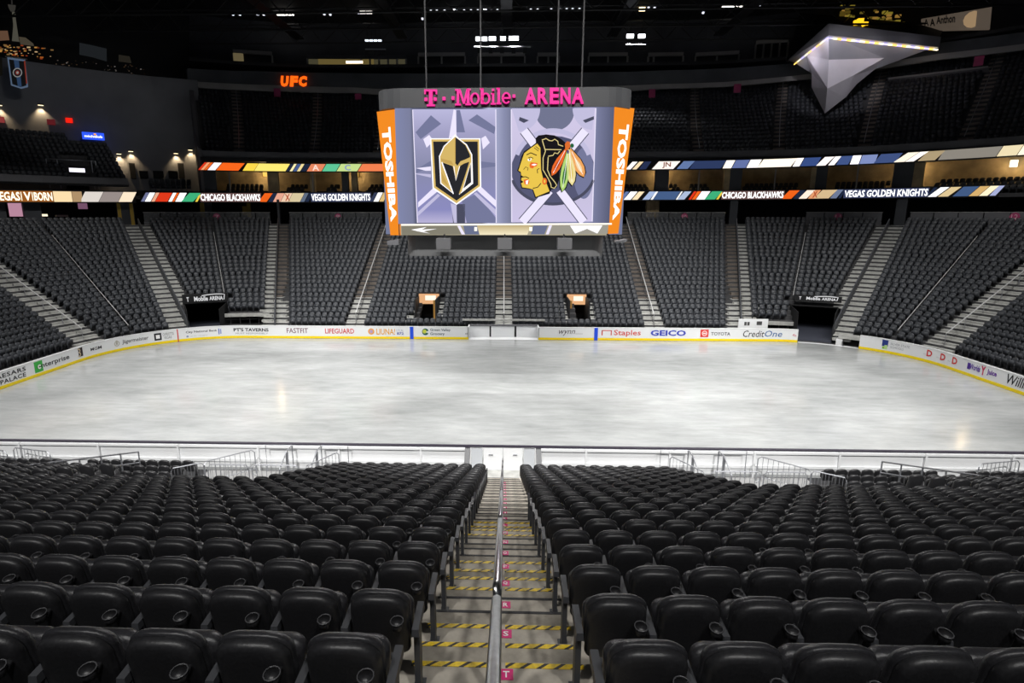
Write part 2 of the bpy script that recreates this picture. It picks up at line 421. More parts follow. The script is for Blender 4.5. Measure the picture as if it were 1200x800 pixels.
for n in range(-2, NMAX + 1):
    y = nose_y(n) - SEATBACK; z = row_z(n)
    for side in (-1, 1):
        for i in range(70):
            x = side*(X0 + i*PITCHX)
            if n >= CUTN and CUT0 - .3 < abs(x) < CUT1 + .3: continue
            if n >= 17 and abs(x) > CUT1: continue
            if abs(x) > 34: break
            p = proj((x, y, z + .9))
            m = 60*3/p[2] + 40 if p else 0
            if p is None or p[0] < -m or p[0] > 1200 + m or p[1] > 812:
                if abs(x) < 26: outside.append((x, y, z, 0))     # rows go on beyond the frame
                continue
            cands.append((p[2], n, side, i, x, y, z))
cands.sort()
ORD = ['first','second','third','fourth','fifth','sixth','seventh','eighth','ninth','tenth','eleventh','twelfth','thirteenth','fourteenth','fifteenth','sixteenth','seventeenth','eighteenth','nineteenth','twentieth'] 
ORD += ['%d%s' % (k, {1:'st',2:'nd',3:'rd'}.get(k % 10, 'th')) for k in range(21, 60)]
indiv = cands[:300]; rest = cands[300:]
for dep, n, side, i, x, y, z in indiv:
    rowL = 'XWVU'[n + 4] if n < 0 else 'TSRQPONMLKJIHGFEDCBA'[n]
    where = 'the pink-tag side' if side > 0 else 'the side without pink tags'
    lab = 'black folding seat in row %s, %s from the stairs on %s' % (rowL, ORD[i], where)
    o = empty('stadium_seat', (x, y, z), lab, 'seat', 'black folding seats in the close rows')
    for k, me in SEATME.items():
        c = link(k, me); c.parent = o
    if i == 0 and side > 0:
        c = link('armrest', ME_ENDARM); c.parent = o

# far / remaining seats: one object
def tmpl(near):
    mb = MB()
    if near:
        ol = outline(.435, .33, .857, .17, .05, 3)
        pillow(mb, ol, [(.84, -.05), (.95, -.036), (1, 0), (1, .04), (.9, .08)], .2, .4, .35)
        ol3 = outline(.43, .34, .665, .09, .08, 1); pillow(mb, ol3, [(.95, .10), (1, .14), (.9, .20)], -.1, .36)
        mb.box(.243, .287, -.05, .16, .02, .59)
    else:
        ol = outline(.45, .34, .88, .15, .05, 2)
        pillow(mb, ol, [(1, 0), (1, .05), (.86, .075)], .2, .4)
        mb.hexa([(-.215,.11,.36),(.215,.11,.36),(.215,.2,.34),(-.215,.2,.34),(-.205,.16,.72),(.205,.16,.72),(.2,.24,.70),(-.2,.24,.70)])
        mb.box(.235, .275, -.02, .2, .02, .56)
    if near: mb.v = [(x*.933, y, z) for x, y, z in mb.v]
    me = mb.mesh('tmp', None); me.calc_loop_triangles()
    v = np.array([x.co[:] for x in me.vertices], np.float32); t = np.array([p.vertices[:] for p in me.loop_triangles], np.int32)
    bpy.data.meshes.remove(me); return v, t
STUFF_V = []; STUFF_T = []; STUFF_N = 0; STUFF_M = []
def add_seats(T, places, mi):
    """places: (x, y, z, angle) with angle turning local +Y to the facing direction"""
    global STUFF_N
    v, t = T
    if not places: return
    A = np.array(places, np.float32); c, s = np.cos(A[:,3])[:,None], np.sin(A[:,3])[:,None]
    X = v[None,:,0]*c - v[None,:,1]*s + A[:,0:1]; Y = v[None,:,0]*s + v[None,:,1]*c + A[:,1:2]; Z = v[None,:,2] + A[:,2:3]
    V = np.stack([X, Y, Z], -1).reshape(-1, 3)
    TT = (t[None] + (np.arange(len(A), dtype=np.int32)*len(v))[:,None,None] + STUFF_N).reshape(-1, 3)
    STUFF_V.append(V); STUFF_T.append(TT); STUFF_M.append(np.full(len(TT), mi, np.int32)); STUFF_N += len(V)
T_near, T_far = tmpl(True), tmpl(False)
add_seats(T_near, [(x, y, z, 0) for _, n, sd, i, x, y, z in rest], 0)
add_seats(T_near, outside, 0)
# rows on the flat floor beside the entry bays, behind the boards
pl = []
for r in range(5):
    for side in (-1, 1):
        for i in range(28):
            x = side*(12.7 + i*PITCHX)
            if r < 2 and i in (9, 10): continue
            pl.append((x, -HY - .95 - r*.82, -.12 + .14*r, 0))
add_seats(T_near, pl, 0)
mb = MB()
for r in range(5):
    for s in (-1, 1):
        a, b = sorted((s*12.4, s*40)); y = -HY - .95 - r*.82
        mb.box(a, b, y - .45, y + .45, -.13, -.121 + .14*r)
struct(mb.build('floor_front_risers', M_terr), 'low dark risers under the seats beside the near boards', 'risers')

# ------------------------------------------------------------------ far lower bowl
NF = 27
def ro(k): return 2.0 + .84*k
def rz(k): return .52 + .331*k
UMAX = 46.0
def node(bx, by, tx, ty):
    ub = hit(bx, by, 2.0)[0]; ut = hit(tx, ty, 24.0)[0]; return path(ub, 2.0) + path(ut, 24.0)
_nu = {}
def nu(nd, k):
    """u of a straight plan line where it crosses row k"""
    if (nd, k) in _nu: return _nu[(nd, k)]
    lo, hi = -.6, 1.6
    for _ in range(40):
        m = (lo + hi)/2; o, u = off_u(nd[0] + (nd[2]-nd[0])*m, nd[1] + (nd[3]-nd[1])*m)
        if o > ro(k): hi = m
        else: lo = m
    _nu[(nd, k)] = u; return u
# aisles: node, (half width left, half width right), divider?
AISLES = [
    ('C0', node(590.5, 380, 590.5, 262), .75, .75, 'rail'),
    ('L1', node(415, 378, 456, 262), .85, .85, 'rail'), ('R1', node(768, 378, 733, 262), .85, .85, 'rail'),
    ('L2', node(322, 380, 326, 258), 1.0, 1.25, 'wall'), ('R2', node(869, 380, 863, 258), 1.25, 1.0, 'wall'),
    ('L3', node(221, 380, 163, 270), 1.45, 1.1, 'wall'), ('R3', node(977, 380, 1042, 262), 1.1, 1.45, 'wall'),
    ('L4', node(105, 400, -75, 262), 1.2, 1.2, 'rail'), ('R4', node(1100, 402, 1275, 262), 1.2, 1.2, 'rail'),
    ('L23', node(266, 350, 249, 270), .1, .1, None), ('R23', node(926, 350, 946, 266), .1, .1, None),
    ('L34', node(155, 382, 47, 262), .1, .1, None), ('R34', node(1048, 385, 1160, 262), .1, .1, None),
]
AI = {a[0]: a for a in AISLES}
# portals carved out of the rows: (u0, u1, k0, k1)
def uo(px, py, k): return hit(px, py, ro(k))[0]
PORT = []
for (xa, xb) in ((487, 513), (665, 690)): PORT.append((uo(xa, 370, 3), uo(xb, 370, 3), 1, 6, 'small'))
TL = (nu(AI['L3'][1], 3) + .2, nu(AI['L23'][1], 3) - .1, 0, 6, 'big'); TR = (nu(AI['R23'][1], 3) + .1, nu(AI['R3'][1], 3) - .2, 0, 6, 'big')
BL = (TL[1], nu(AI['L2'][1], 1) - 1.0, 0, 3, 'under'); BR = (nu(AI['R2'][1], 1) + 1.0, TR[0], 0, 2, 'under')
PORT += [TL, TR, BL, BR]
def carved(u, k):
    for p in PORT:
        if p[0] < u < p[1] and p[2] <= k < p[3]: return True
    return False
mb = MB(); us = np.arange(-UMAX, UMAX + .01, .75)
for k in range(NF):
    o0, o1 = ro(k) - .30, ro(k) + .54; z = rz(k); zl = z - .331
    run = None
    for i in range(len(us)):
        u = us[i]; ok = not carved(u, k)
        if ok and run is None: run = u
        if (not ok or i == len(us) - 1) and run is not None:
            strip(mb, run, u, o0, o1 + .25, zl if k else -.13, z, .75); run = None
far = mb.build('floor_far_stand', M_terr); struct(far, 'dark stepped terrace of the lower stands across the ice', 'terrace')
places = []
for k in range(NF):
    o = ro(k); cuts = sorted([(nu(a[1], k), a[2], a[3]) for a in AISLES])
    me_ = s_of(UMAX, o); mc = [(s_of(c, o), wl, wr) for c, wl, wr in cuts if abs(c) < UMAX]
    m = -me_
    for cm, wl, wr in mc + [(me_, 0, 0)]:
        L = cm - wl - .03 - m; n = int(L/.52)
        for i in range(n):
            u = u_of(m + (i + .5)*L/n, o)
            if not (carved(u, k) or carved(shift(u, o, .3), k) or carved(shift(u, o, -.3), k)):
                x, y = path(u, o + .25); nx, ny = pnorm(u)
                places.append((x, y, rz(k), math.atan2(nx, -ny)))
        m = cm + wr + .03
print('far seats', len(places))
add_seats(T_far, places, 1)
# aisle stairs on the far side
def aisle_mesh(nd, wl, wr, k0, k1):
    mb = MB()
    for k in range(k0, k1):
        u = nu(nd, k); sc = 1.0 if abs(u) <= LS else (RR + ro(k))/RR
        ua, ub = u + wl/sc, u + wr/sc
        if carved((ua+ub)/2, k): continue
        strip(mb, ua, ub, ro(k) - .30, ro(k) + .54, rz(k) - .01, rz(k) + .015, 2)
        strip(mb, ua, ub, ro(k) - .72, ro(k) - .30, rz(k) - .331, rz(k) - .16, 2)
    return mb
M_brn = mat('brown-grey stair concrete', (.15, .128, .11), .85, noise=(2, .2))
M_pale = mat('pale painted rail', (.6, .6, .6), .4)
APH = {'C0': 'the middle aisle below the hanging scoreboard', 'L1': 'the aisle rising behind the LIUNA advert', 'R1': 'the aisle rising behind the GEICO advert',
       'L2': 'the aisle behind the FASTFIT advert', 'R2': 'the aisle rising behind the TOYOTA advert', 'L3': 'the aisle beside the goal-line tunnel',
       'R3': 'the aisle beside the tunnel opening onto the ice', 'L4': 'the aisle above the enterprise advert', 'R4': 'the aisle above the three red D adverts'}
for nm, nd, wl, wr, kind in AISLES:
    if kind is None:
        mb = MB(); k0 = 6 if '23' in nm else 1
        mb.tube([P3(nu(nd, k), ro(k), rz(k) + .55) for k in range(k0, NF - 4)], .035, 4)
        tag(mb.build('section_rail', M_pale), 'thin pale rail between seat blocks above ' + {'L23': 'the goal-line tunnel', 'R23': 'the ice-level tunnel', 'L34': 'the MGM advert', 'R34': 'the school advert'}[nm], 'rail'); continue
    for half, (a, b) in (('l', (-wl, -.05)), ('r', (.05, wr))):
        brown = nm in ('C0', 'L1', 'R1') or (nm, half) in (('L2', 'r'), ('R2', 'l'))
        if brown:      # pale retractable steps below, brown concrete steps above
            ob = empty('stair_flight', P3(nu(nd, 0), ro(0), 0))
            child(aisle_mesh(nd, a, b, 0, 7).build('lower_steps', M_farconc), ob); child(aisle_mesh(nd, a, b, 7, NF).build('upper_steps', M_brn), ob)
        else: ob = aisle_mesh(nd, a, b, 0, NF).build('stair_flight', M_farconc)
        tag(ob, (('brown and pale' if brown else 'pale') + ' stairs on the ice-tunnel side of ' if half == 'r' else ('brown and pale' if brown else 'pale') + ' stairs on the goal-line side of ') + APH[nm], 'stairs', 'far aisle stairs')
    if kind == 'rail':
        h = empty('handrail', P3(nu(nd, 2), ro(2), rz(2)), 'thin steel handrail up ' + APH[nm], 'handrail')
        mb = MB(); mb.tube([P3(nu(nd, k), ro(k), rz(k) + .9) for k in range(1, NF)], .05, 5); child(mb.build('rail_bar', M_pale), h)
        for k in range(1, NF, 3):
            mb = MB(); mb.tube([P3(nu(nd, k), ro(k), rz(k)), P3(nu(nd, k), ro(k), rz(k) + .9)], .025, 4); child(mb.build('rail_post', M_grail), h)
    else:
        mb = MB(); pts = []
        for k in range(0, NF):
            u = nu(nd, k); sc = 1.0 if abs(u) <= LS else (RR + ro(k))/RR
            pts.append((u - .05/sc, u + .05/sc, ro(k), rz(k)))
        rg = [[P3(a, o, z - .4), P3(b, o, z - .4), P3(b, o, z + .75), P3(a, o, z + .75)] for a, b, o, z in pts]
        mb.loft(rg); ob = mb.build('divider_wall', mat('dark divider panel', (.07, .075, .085), .5))
        tag(ob, 'dark low divider wall splitting ' + APH[nm], 'wall')
# small orange-lit portals
for p in PORT[:2]:
    u0, u1 = p[0], p[1]; side = 'Green Valley' if u0 < 0 else 'wynn'
    h = empty('portal', P3((u0+u1)/2, ro(2), rz(1)), 'small dark stand entrance with orange lit header above the %s advert' % side, 'portal')
    mb = MB(); mb.box(-1, 1, -1, 1, 0, 1)
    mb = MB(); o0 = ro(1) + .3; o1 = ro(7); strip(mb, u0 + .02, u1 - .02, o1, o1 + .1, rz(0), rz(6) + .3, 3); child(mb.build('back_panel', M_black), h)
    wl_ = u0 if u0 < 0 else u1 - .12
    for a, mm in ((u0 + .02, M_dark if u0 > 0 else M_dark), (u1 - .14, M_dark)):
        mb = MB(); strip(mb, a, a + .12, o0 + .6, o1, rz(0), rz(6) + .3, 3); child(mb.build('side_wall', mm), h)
    a = u1 - .5 if u0 < 0 else u0 + .14
    mb = MB(); strip(mb, a, a + .34, ro(4), ro(4) + .1, rz(0), rz(4) + .7, 3); child(mb.build('lit_wall', E_('a07840', .8)), h)  # wall glows itself in place of light falling on it
    mb = MB(); strip(mb, u0 + .1, u1 - .05, ro(5), ro(5) + .12, rz(5) - .1, rz(5) + .85, 3); child(mb.build('lit_header', E_('e8b080', 1.0)), h)
    mb = MB(); strip(mb, u0 + .7, u1 - .35, ro(5) - .02, ro(5), rz(5) + .25, rz(5) + .7, 3); child(mb.build('header_mark', E_('fff0dc', 1.2)), h)
    for a, b in ((u0 - .95, u0 - .05), (u1 + .05, u1 + .95)):
        mb = MB()
        for k in range(2, 6):
            strip(mb, a, b, ro(k) - .30, ro(k) + .54, rz(k) - .01, rz(k) + .02, 2); strip(mb, a, b, ro(k) - .72, ro(k) - .30, rz(k) - .331, rz(k) - .16, 2)
        child(mb.build('stair_flight', M_farconc), h)
# big tunnels
for p, sgn in ((TL, -1), (TR, 1)):
    u0, u1 = p[0], p[1]; um = (u0+u1)/2
    lb = 'wide black tunnel mouth behind the City National Bank board' if sgn < 0 else 'wide dark tunnel opening level with the ice'
    h = empty('tunnel', P3(um, 3, -.12), lb, 'tunnel')
    zt = rz(5) + .1
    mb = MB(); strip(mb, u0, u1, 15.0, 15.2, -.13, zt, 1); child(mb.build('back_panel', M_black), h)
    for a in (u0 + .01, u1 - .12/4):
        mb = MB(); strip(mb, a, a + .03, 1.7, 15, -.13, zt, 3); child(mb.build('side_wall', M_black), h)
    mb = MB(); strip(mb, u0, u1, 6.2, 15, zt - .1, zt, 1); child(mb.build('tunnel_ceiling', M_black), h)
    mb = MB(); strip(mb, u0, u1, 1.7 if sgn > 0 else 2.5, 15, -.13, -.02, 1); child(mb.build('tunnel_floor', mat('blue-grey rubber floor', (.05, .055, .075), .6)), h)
    # black sign over the mouth
    xa, xb = (213, 268) if sgn < 0 else (932, 986)
    ya, yb = (345.5, 353.5) if sgn < 0 else (345, 355)
    so = 6.0
    ua, z1 = hit(xa, ya, so); ub, z0 = hit(xb, yb, so)
    mb = MB(); strip(mb, ua, ub, so, so + .25, z0, z1, .5); sg = child(mb.build('name_sign', mat('black sign board', (.01, .01, .011), .4)), h)
    def fs(a, b, A, B, C, D): return P3(ua + (ub-ua)*(A + (B-A)*a), so - .03, z0 + (z1-z0)*(C + (D-C)*b))
    MW = E_('e8e8ea', .85)
    for txt, A, B, C, D in (('T', .09, .14, .22, .72), ('Mobile', .25, .55, .22, .74), ('ARENA', .58, .88, .26, .70)):
        t = text_map('lettering', txt, lambda a, b: fs(a, b, A, B, C, D), MW, None, bold=.03); t.parent = sg
    mb = MB(); pts = [fs(0, 0, .42 + .5*i/8, 0, .80 + .13*math.sin(math.pi*i/8*.8), 0) for i in range(9)] + [fs(0, 0, .90, 0, .3, 0)]
    mb.tube(pts, .04, 4); t = mb.build('swoosh', MW); t.parent = sg
# white lips and understructure beside the tunnels
for p, nm in ((BL, 'retracted seat platform with pale front lip beside the black tunnel mouth'), (BR, 'retracted seat platform with pale front lip beside the ice-level tunnel')):
    u0, u1, k = p[0], p[1], p[3]
    h = empty('seat_platform', P3((u0+u1)/2, ro(k), 0), nm, 'platform')
    mb = MB(); strip(mb, u0, u1, ro(k) - .5, ro(k) - .3, rz(k) - .35, rz(k) - .05, .8); child(mb.build('front_lip', M_farconc), h)
    mb = MB(); strip(mb, u0, u1, ro(k) + 3, ro(k) + 3.1, -.13, rz(k), .8); child(mb.build('back_panel', M_black), h)
    for i in range(5):
        u = u0 + (u1-u0)*(i + .5)/5
        mb = MB(); mb.tube([P3(u, ro(k) - .2, -.13), P3(u, ro(k) - .2, rz(k) - .3)], .05, 4); child(mb.build('brace_post', M_truss), h)
    for zz in (.45, .9):
        mb = MB(); mb.tube([P3(u0 + (u1-u0)*i/6, ro(k) - .25, zz) for i in range(7)], .035, 4); child(mb.build('brace_bar', M_truss), h)
# white lower-side lip by the right tunnel
mb = MB(); ua = hit(984, 385, 1.2)[0]; ub = hit(1008, 388, 1.2)[0]
h = empty('stand_front', P3(ua, 1.2, -.12), 'pale steel front of the stand between tunnel and corner boards', 'platform')
strip(mb, ua, ub + .5, 1.0, 1.6, .45, .75, .5); child(mb.build('front_lip', M_farconc), h)
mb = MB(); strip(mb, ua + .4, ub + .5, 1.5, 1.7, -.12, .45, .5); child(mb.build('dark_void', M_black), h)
mb = MB(); strip(mb, ua - .1, ua + .3, .6, 1.6, -.12, .4, .5); child(mb.build('end_block', M_white), h)
mb = MB(); ub2 = hit(936, 395, 0)[0]; uc2 = hit(1006, 402, 0)[0]; strip(mb, ub2, uc2, 0, .3, -.1, .02, .5)
tag(mb.build('threshold_strip', M_white), 'white threshold strip across the gap in the rink boards', 'threshold')

# ------------------------------------------------------------------ dasher boards
BH = 1.07
boards = empty('rink_boards', (0, HY, 0), 'white rink boards with adverts and a yellow kick plate around the ice', 'rink boards')
def bpart(mb, name, m, parent=None):
    ob = mb.build(name, m)
    if parent: ob.parent = parent; return ob
    return child(ob, boards)
def U(px, py=390): return hit(px, py, 0)[0]
uGL0, uGL1 = U(549), U(631); uGR0, uGR1 = U(935.5), U(1008, 395)
PAN = {}
def panel(key, u0, u1):
    mb = MB(); strip(mb, u0, u1, 0, .12, .2, BH - .03, .4); pn = bpart(mb, 'board_panel', M_white); PAN[key] = pn
    mb = MB(); strip(mb, u0, u1, -.015, .12, .012, .2, .4); bpart(mb, 'kick_plate', M_yellow)
    mb = MB(); strip(mb, u0, u1, -.02, .15, BH - .03, BH + .02, .4); bpart(mb, 'cap_rail', M_white)
    return pn
UEND = LS + ARC + 2*(HY - RR)
cutsL = [-UEND, U(-10, 455), U(36, 440), U(86, 422), U(130, 410), U(178, 400), U(208.5, 394), U(262), U(329), U(380), U(425), U(482.5), uGL0]
for i in range(len(cutsL) - 1): panel(('L', i), cutsL[i], cutsL[i+1])
cutsR = [uGL1, U(698.5), U(757), U(816), U(868), uGR0]
for i in range(len(cutsR) - 1): panel(('R', i), cutsR[i], cutsR[i+1])
cutsQ = [uGR1, U(1070, 410), U(1128, 425), U(1172, 440), U(1240, 470), UEND]
for i in range(len(cutsQ) - 1): panel(('Q', i), cutsQ[i], cutsQ[i+1])
# line marks
for u, h_, wd in ((U(482.5), '2450d8', .15), (U(698.5), '2450d8', .15)):
    mb = MB(); strip(mb, u - wd, u + wd, -.03, 0, .012, BH, .3); bpart(mb, 'blue_line_mark', I_(h_))
mb = MB(); u = U(208.5, 394); strip(mb, u - .04, u + .04, -.03, 0, .012, BH, .3); bpart(mb, 'goal_line_mark', I_('d04040'))
def ad_text(key, txt, px0, px1, f0, f1, hx, py=390, **kw):
    """advert text between pixel columns px0..px1, at heights f0..f1 (fraction of board face)"""
    ya = py if not isinstance(py, tuple) else py[0]; yb = py if not isinstance(py, tuple) else py[1]
    ua, ub = U(px0, ya), U(px1, yb); z0, z1 = .2 + (BH-.23)*f0, .2 + (BH-.23)*f1
    ob = text_map('lettering', txt, lambda a, b: P3(ua + (ub-ua)*a, -.012, z0 + (z1-z0)*b), I_(hx), None, **kw)
    ob.parent = PAN[key]; return ob
def ad_rect(key, px0, px1, f0, f1, hx, py=390, name='logo', dep=.009):
    ya = py if not isinstance(py, tuple) else py[0]; yb = py if not isinstance(py, tuple) else py[1]
    ua, ub = U(px0, ya), U(px1, yb); z0, z1 = .2 + (BH-.23)*f0, .2 + (BH-.23)*f1
    mb = MB(); strip(mb, ua, ub, -dep, 0, z0, z1, .3); return bpart(mb, name, I_(hx), PAN[key])
def ad_disc(key, px, f, r, hx, py=390, r_in=0, a0=0, a1=360, name='logo', dep=.01):
    uc = U(px, py); zc = .2 + (BH-.23)*f; mb = MB(); n = 18; vs = []; fs_ = []
    for i in range(n + 1):
        a = R_(a0 + (a1-a0)*i/n)
        vs += [P3(uc + r*math.cos(a), -dep, zc + r*math.sin(a)), P3(uc + r_in*math.cos(a), -dep, zc + r_in*math.sin(a))]
    for i in range(n): fs_.append((2*i, 2*i+2, 2*i+3, 2*i+1))
    mb.add(vs, fs_); return bpart(mb, name, I_(hx), PAN[key])
K = '26272b'
ad_text(('L', 1), 'CAESARS', -12, 30, .54, .86, K, (452, 432), bold=.02, space=1.1); ad_text(('L', 1), 'PALACE', 1, 29, .1, .42, K, (452, 432), bold=.02, space=1.1)
ad_rect(('L', 2), 40.5, 50, .08, .93, '3fae4a', (432, 428)); ad_text(('L', 2), 'enterprise', 43.5, 81, .22, .70, K, (432, 418), bold=.015)
ad_disc(('L', 2), 46.3, .48, .15, 'e9f2e9', 430, .06, 20, 330, dep=.014)
ad_rect(('L', 3), 92, 97, .2, .95, '2a2022', (414, 413)); ad_text(('L', 3), '3', 91, 94.5, .2, .92, 'c9b9a0', (414, 413)); ad_text(('L', 3), 'MGM', 106, 119, .38, .66, K, (410, 407), bold=.02)
ad_text(('L', 4), 'Jägermeister', 143, 174, .28, .74, '4a4a48', (402, 397), bold=.01, shear=.1); ad_disc(('L', 4), 137, .5, .22, 'b9b6aa', 403, .14); ad_rect(('L', 4), 136, 138, .4, .8, 'a9a69a', 403)
ad_rect(('L', 5), 181, 189.5, .15, .85, K, (397, 396)); ad_rect(('L', 5), 183, 187.5, .32, .68, 'f4f4f4', (397, 396), dep=.014)
ad_text(('L', 5), 'CAPRIOTTIS', 191, 204, .52, .8, '77787a', (395, 394)); ad_text(('L', 5), 'VEGAS', 192, 201, .2, .46, '77787a', (395, 394))
ad_text(('L', 6), 'City National Bank', 218, 254.5, .46, .74, '303238', (392, 389), bold=.015); ad_rect(('L', 6), 256, 257.2, .2, .8, '5b72b8', 389); ad_rect(('L', 6), 258, 259.5, .25, .75, '8fa0cf', 389)
ad_disc(('L', 6), 219.5, .2, .09, '8a9ac0', 392); ad_text(('L', 6), 'an rbc company', 223, 243, .12, .26, 'a8acb4', (391, 390))
ad_text(('L', 7), "PT'S TAVERNS", 274, 315, .44, .80, '2e3034', 389, bold=.03); ad_text(('L', 7), 'MUST RESPONSIBLY', 276, 314, .16, .32, '8b8d92', 389)
ad_text(('L', 8), 'FASTFIT', 336, 361, .3, .82, '6e4658', 388, bold=.01)
ad_text(('L', 9), 'LIFEGUARD', 381, 415, .28, .80, 'c8363c', 388, bold=.015)
ad_disc(('L', 10), 435, .52, .27, 'e8a24a', 388); ad_disc(('L', 10), 435, .52, .15, 'b59ac0', 388, dep=.015); ad_text(('L', 10), 'LIUNA!', 441, 463, .2, .82, 'e2a23c', 388, bold=.015)
ad_text(('L', 10), 'LOCAL', 464.5, 473, .52, .78, '9a9fb2', 388); ad_text(('L', 10), '872', 465, 473, .2, .46, '5d68a8', 388, bold=.03)
ad_disc(('L', 11), 498.5, .52, .29, '1f5a48', 388, .12, 20, 330); ad_disc(('L', 11), 497.5, .55, .17, 'c8cf4a', 388, dep=.015)
ad_text(('L', 11), 'Green Valley', 504, 528, .54, .86, '43525a', 388, bold=.01); ad_text(('L', 11), 'Grocery', 504, 521, .12, .46, '43525a', 388, bold=.01); ad_text(('L', 11), 'AF', 545, 548.5, .28, .44, '303030', 388)
ad_text(('R', 0), 'wynn', 655, 674, .2, .78, '4a4448', 388, shear=.35); ad_rect(('R', 0), 674, 683, .4, .43, '8a8488', 388)
for r_ in ((705, 706.4, .28, .8), (705, 717, .72, .8), (715.8, 717, .28, .8)): ad_rect(('R', 1), *r_, 'cf5a52', 388)
ad_text(('R', 1), 'Staples', 719.5, 751, .14, .84, 'cf4a44', 388, bold=.01)
ad_text(('R', 2), 'GEICO', 762.5, 804, .26, .84, '3444b4', 388, bold=.035)
ad_rect(('R', 3), 821, 830.5, .16, .92, 'd83a34', 388); ad_disc(('R', 3), 825.8, .54, .22, 'f2e4e2', 388, .16, dep=.014); ad_rect(('R', 3), 824, 827.5, .48, .6, 'f2e4e2', 388, dep=.014); ad_text(('R', 3), 'TOYOTA', 833.5, 856, .34, .68, '3a3c40', 388, bold=.01)
ad_text(('R', 4), 'Credit', 871, 896, .2, .86, '23252b', 388, bold=.005, shear=.2); ad_text(('R', 4), 'One', 896.5, 917, .24, .86, '3d6a9c', 388, bold=.005, shear=.2); ad_text(('R', 4), '4a', 929, 934, .34, .62, 'c85a68', 388)
ad_rect(('Q', 0), 1034, 1041, .38, .95, '2c3c84', (401, 402)); ad_rect(('Q', 0), 1034.5, 1038, .12, .34, '8dbf3f', (402, 402)); ad_rect(('Q', 0), 1037, 1040.5, .12, .5, 'b9d98f', (402, 402), dep=.014)
ad_text(('Q', 0), 'SILVER STATE', 1044, 1066, .6, .8, '8d9098', (401, 408)); ad_text(('Q', 0), 'SCHOOLS', 1044, 1059, .3, .5, '8d9098', (402, 408))
for a, b in ((1086, 1092.5), (1102, 1108), (1116, 1122)):
    ad_text(('Q', 1), 'D', a, b, .3, .86, 'cf2f2f', (414 + (a-1086)*.27, 415 + (a-1086)*.27), bold=.03); ad_text(('Q', 1), 'the', a - 4.2, a - 1, .38, .5, 'b9b9bb', 415)
ad_rect(('Q', 2), 1134, 1137.5, .3, .8, '4a2c8c', (427, 428)); ad_text(('Q', 2), 'Worlds', 1137, 1149, .34, .8, '5a349c', (428, 432), bold=.03); ad_text(('Q', 2), 'Y', 1150, 1155, .2, .9, 'c8305c', (432, 434), bold=.05); ad_text(('Q', 2), 'Juice', 1157, 1168, .3, .8, '6a2f9c', (435, 440), bold=.03)
ad_text(('Q', 3), 'William Hill', 1181, 1236, .2, .92, '1c1c22', (440, 468), bold=.01, shear=.25)
# recessed gate doors at the far centre
for i, (a, b) in enumerate(((549, 573.2), (575.2, 603), (605.5, 631))):
    mb = MB(); strip(mb, U(a), U(b), 1.1, 1.22, -.1, .95, .5); bpart(mb, 'gate_door', M_white)
for a, b in ((573.2, 575), (603.2, 605.4)):
    mb = MB(); strip(mb, U(a), U(b), 1.1, 1.25, .15, .95, .5); bpart(mb, 'gate_gap', M_dark)
mb = MB(); strip(mb, uGL0, uGL1, 1.05, 1.3, .95, 1.07, 1); bpart(mb, 'gate_cap', M_fasc)
mb = MB(); strip(mb, uGL0, uGL1, 0, 1.1, -.1, .01, 1); bpart(mb, 'gate_floor', M_white)
for u in (uGL0, uGL1):
    mb = MB(); strip(mb, u - .05, u + .05, 0, 1.25, 0, BH, 1); bpart(mb, 'gate_cheek', M_white)
mb = MB(); strip(mb, U(540), U(640), 1.9, 2.1, 1.25, 1.4, 1); bpart(mb, 'bench_ledge', M_farconc)
# white info panel behind the TOYOTA / Credit One boards
ip = empty('info_panel', P3(U(887, 378), 1.0, 0), 'small white panel with grey print standing behind the Credit One board', 'panel')
mb = MB(); ua, ub = U(870, 378), U(905, 378); strip(mb, ua, ub, .8, .86, 0, 1.75, 1); child(mb.build('face', M_white), ip)
for a, b, c, d in ((.2, .28, 1.2, 1.5), (.3, .38, 1.2, 1.5), (.62, .8, 1.25, 1.55)):
    mb = MB(); strip(mb, ua + (ub-ua)*a, ua + (ub-ua)*b, .78, .8, c, d, 1); child(mb.build('print', I_('4a4a4a')), ip)
# near boards seen from behind
nb = empty('near_boards', (0, -HY, 0), 'back of the white boards below the close seats with ribs and a dark cap', 'rink boards')
nbm = MB(); 
XN = [-21.9, -20.4, -17, -13.6, -10.2, -6.8, -3.4, -1.35]
for i in range(len(XN) - 1):
    for s in (-1, 1):
        a, b = sorted((s*XN[i], s*XN[i+1]))
        mb = MB(); mb.box(a + .01, b - .01, -HY, -HY + .1, 0, BH - .04); child(mb.build('board_panel', M_white), nb)
        mb = MB(); x = s*XN[i+1]; mb.box(x - .04, x + .04, -HY - .1, -HY, -.12, BH - .06); child(mb.build('board_rib', M_white), nb)
        mb = MB(); mb.box(a + .05, b - .05, -HY - .09, -HY, BH - .16, BH - .07); child(mb.build('stringer', M_white), nb)
        mb = MB(); mb.box(a + .05, b - .05, -HY - .06, -HY, .28, .4); child(mb.build('stringer', M_white), nb)
for a, b in ((-21.9, -1.35), (-1.35, 1.35), (1.35, 21.9)):
    mb = MB(); mb.box(a, b, -HY - .02, -HY + .13, BH - .04, BH + .02); child(mb.build('cap_rail', mat('dark cap rail', (.035, .03, .045), .5)), nb)
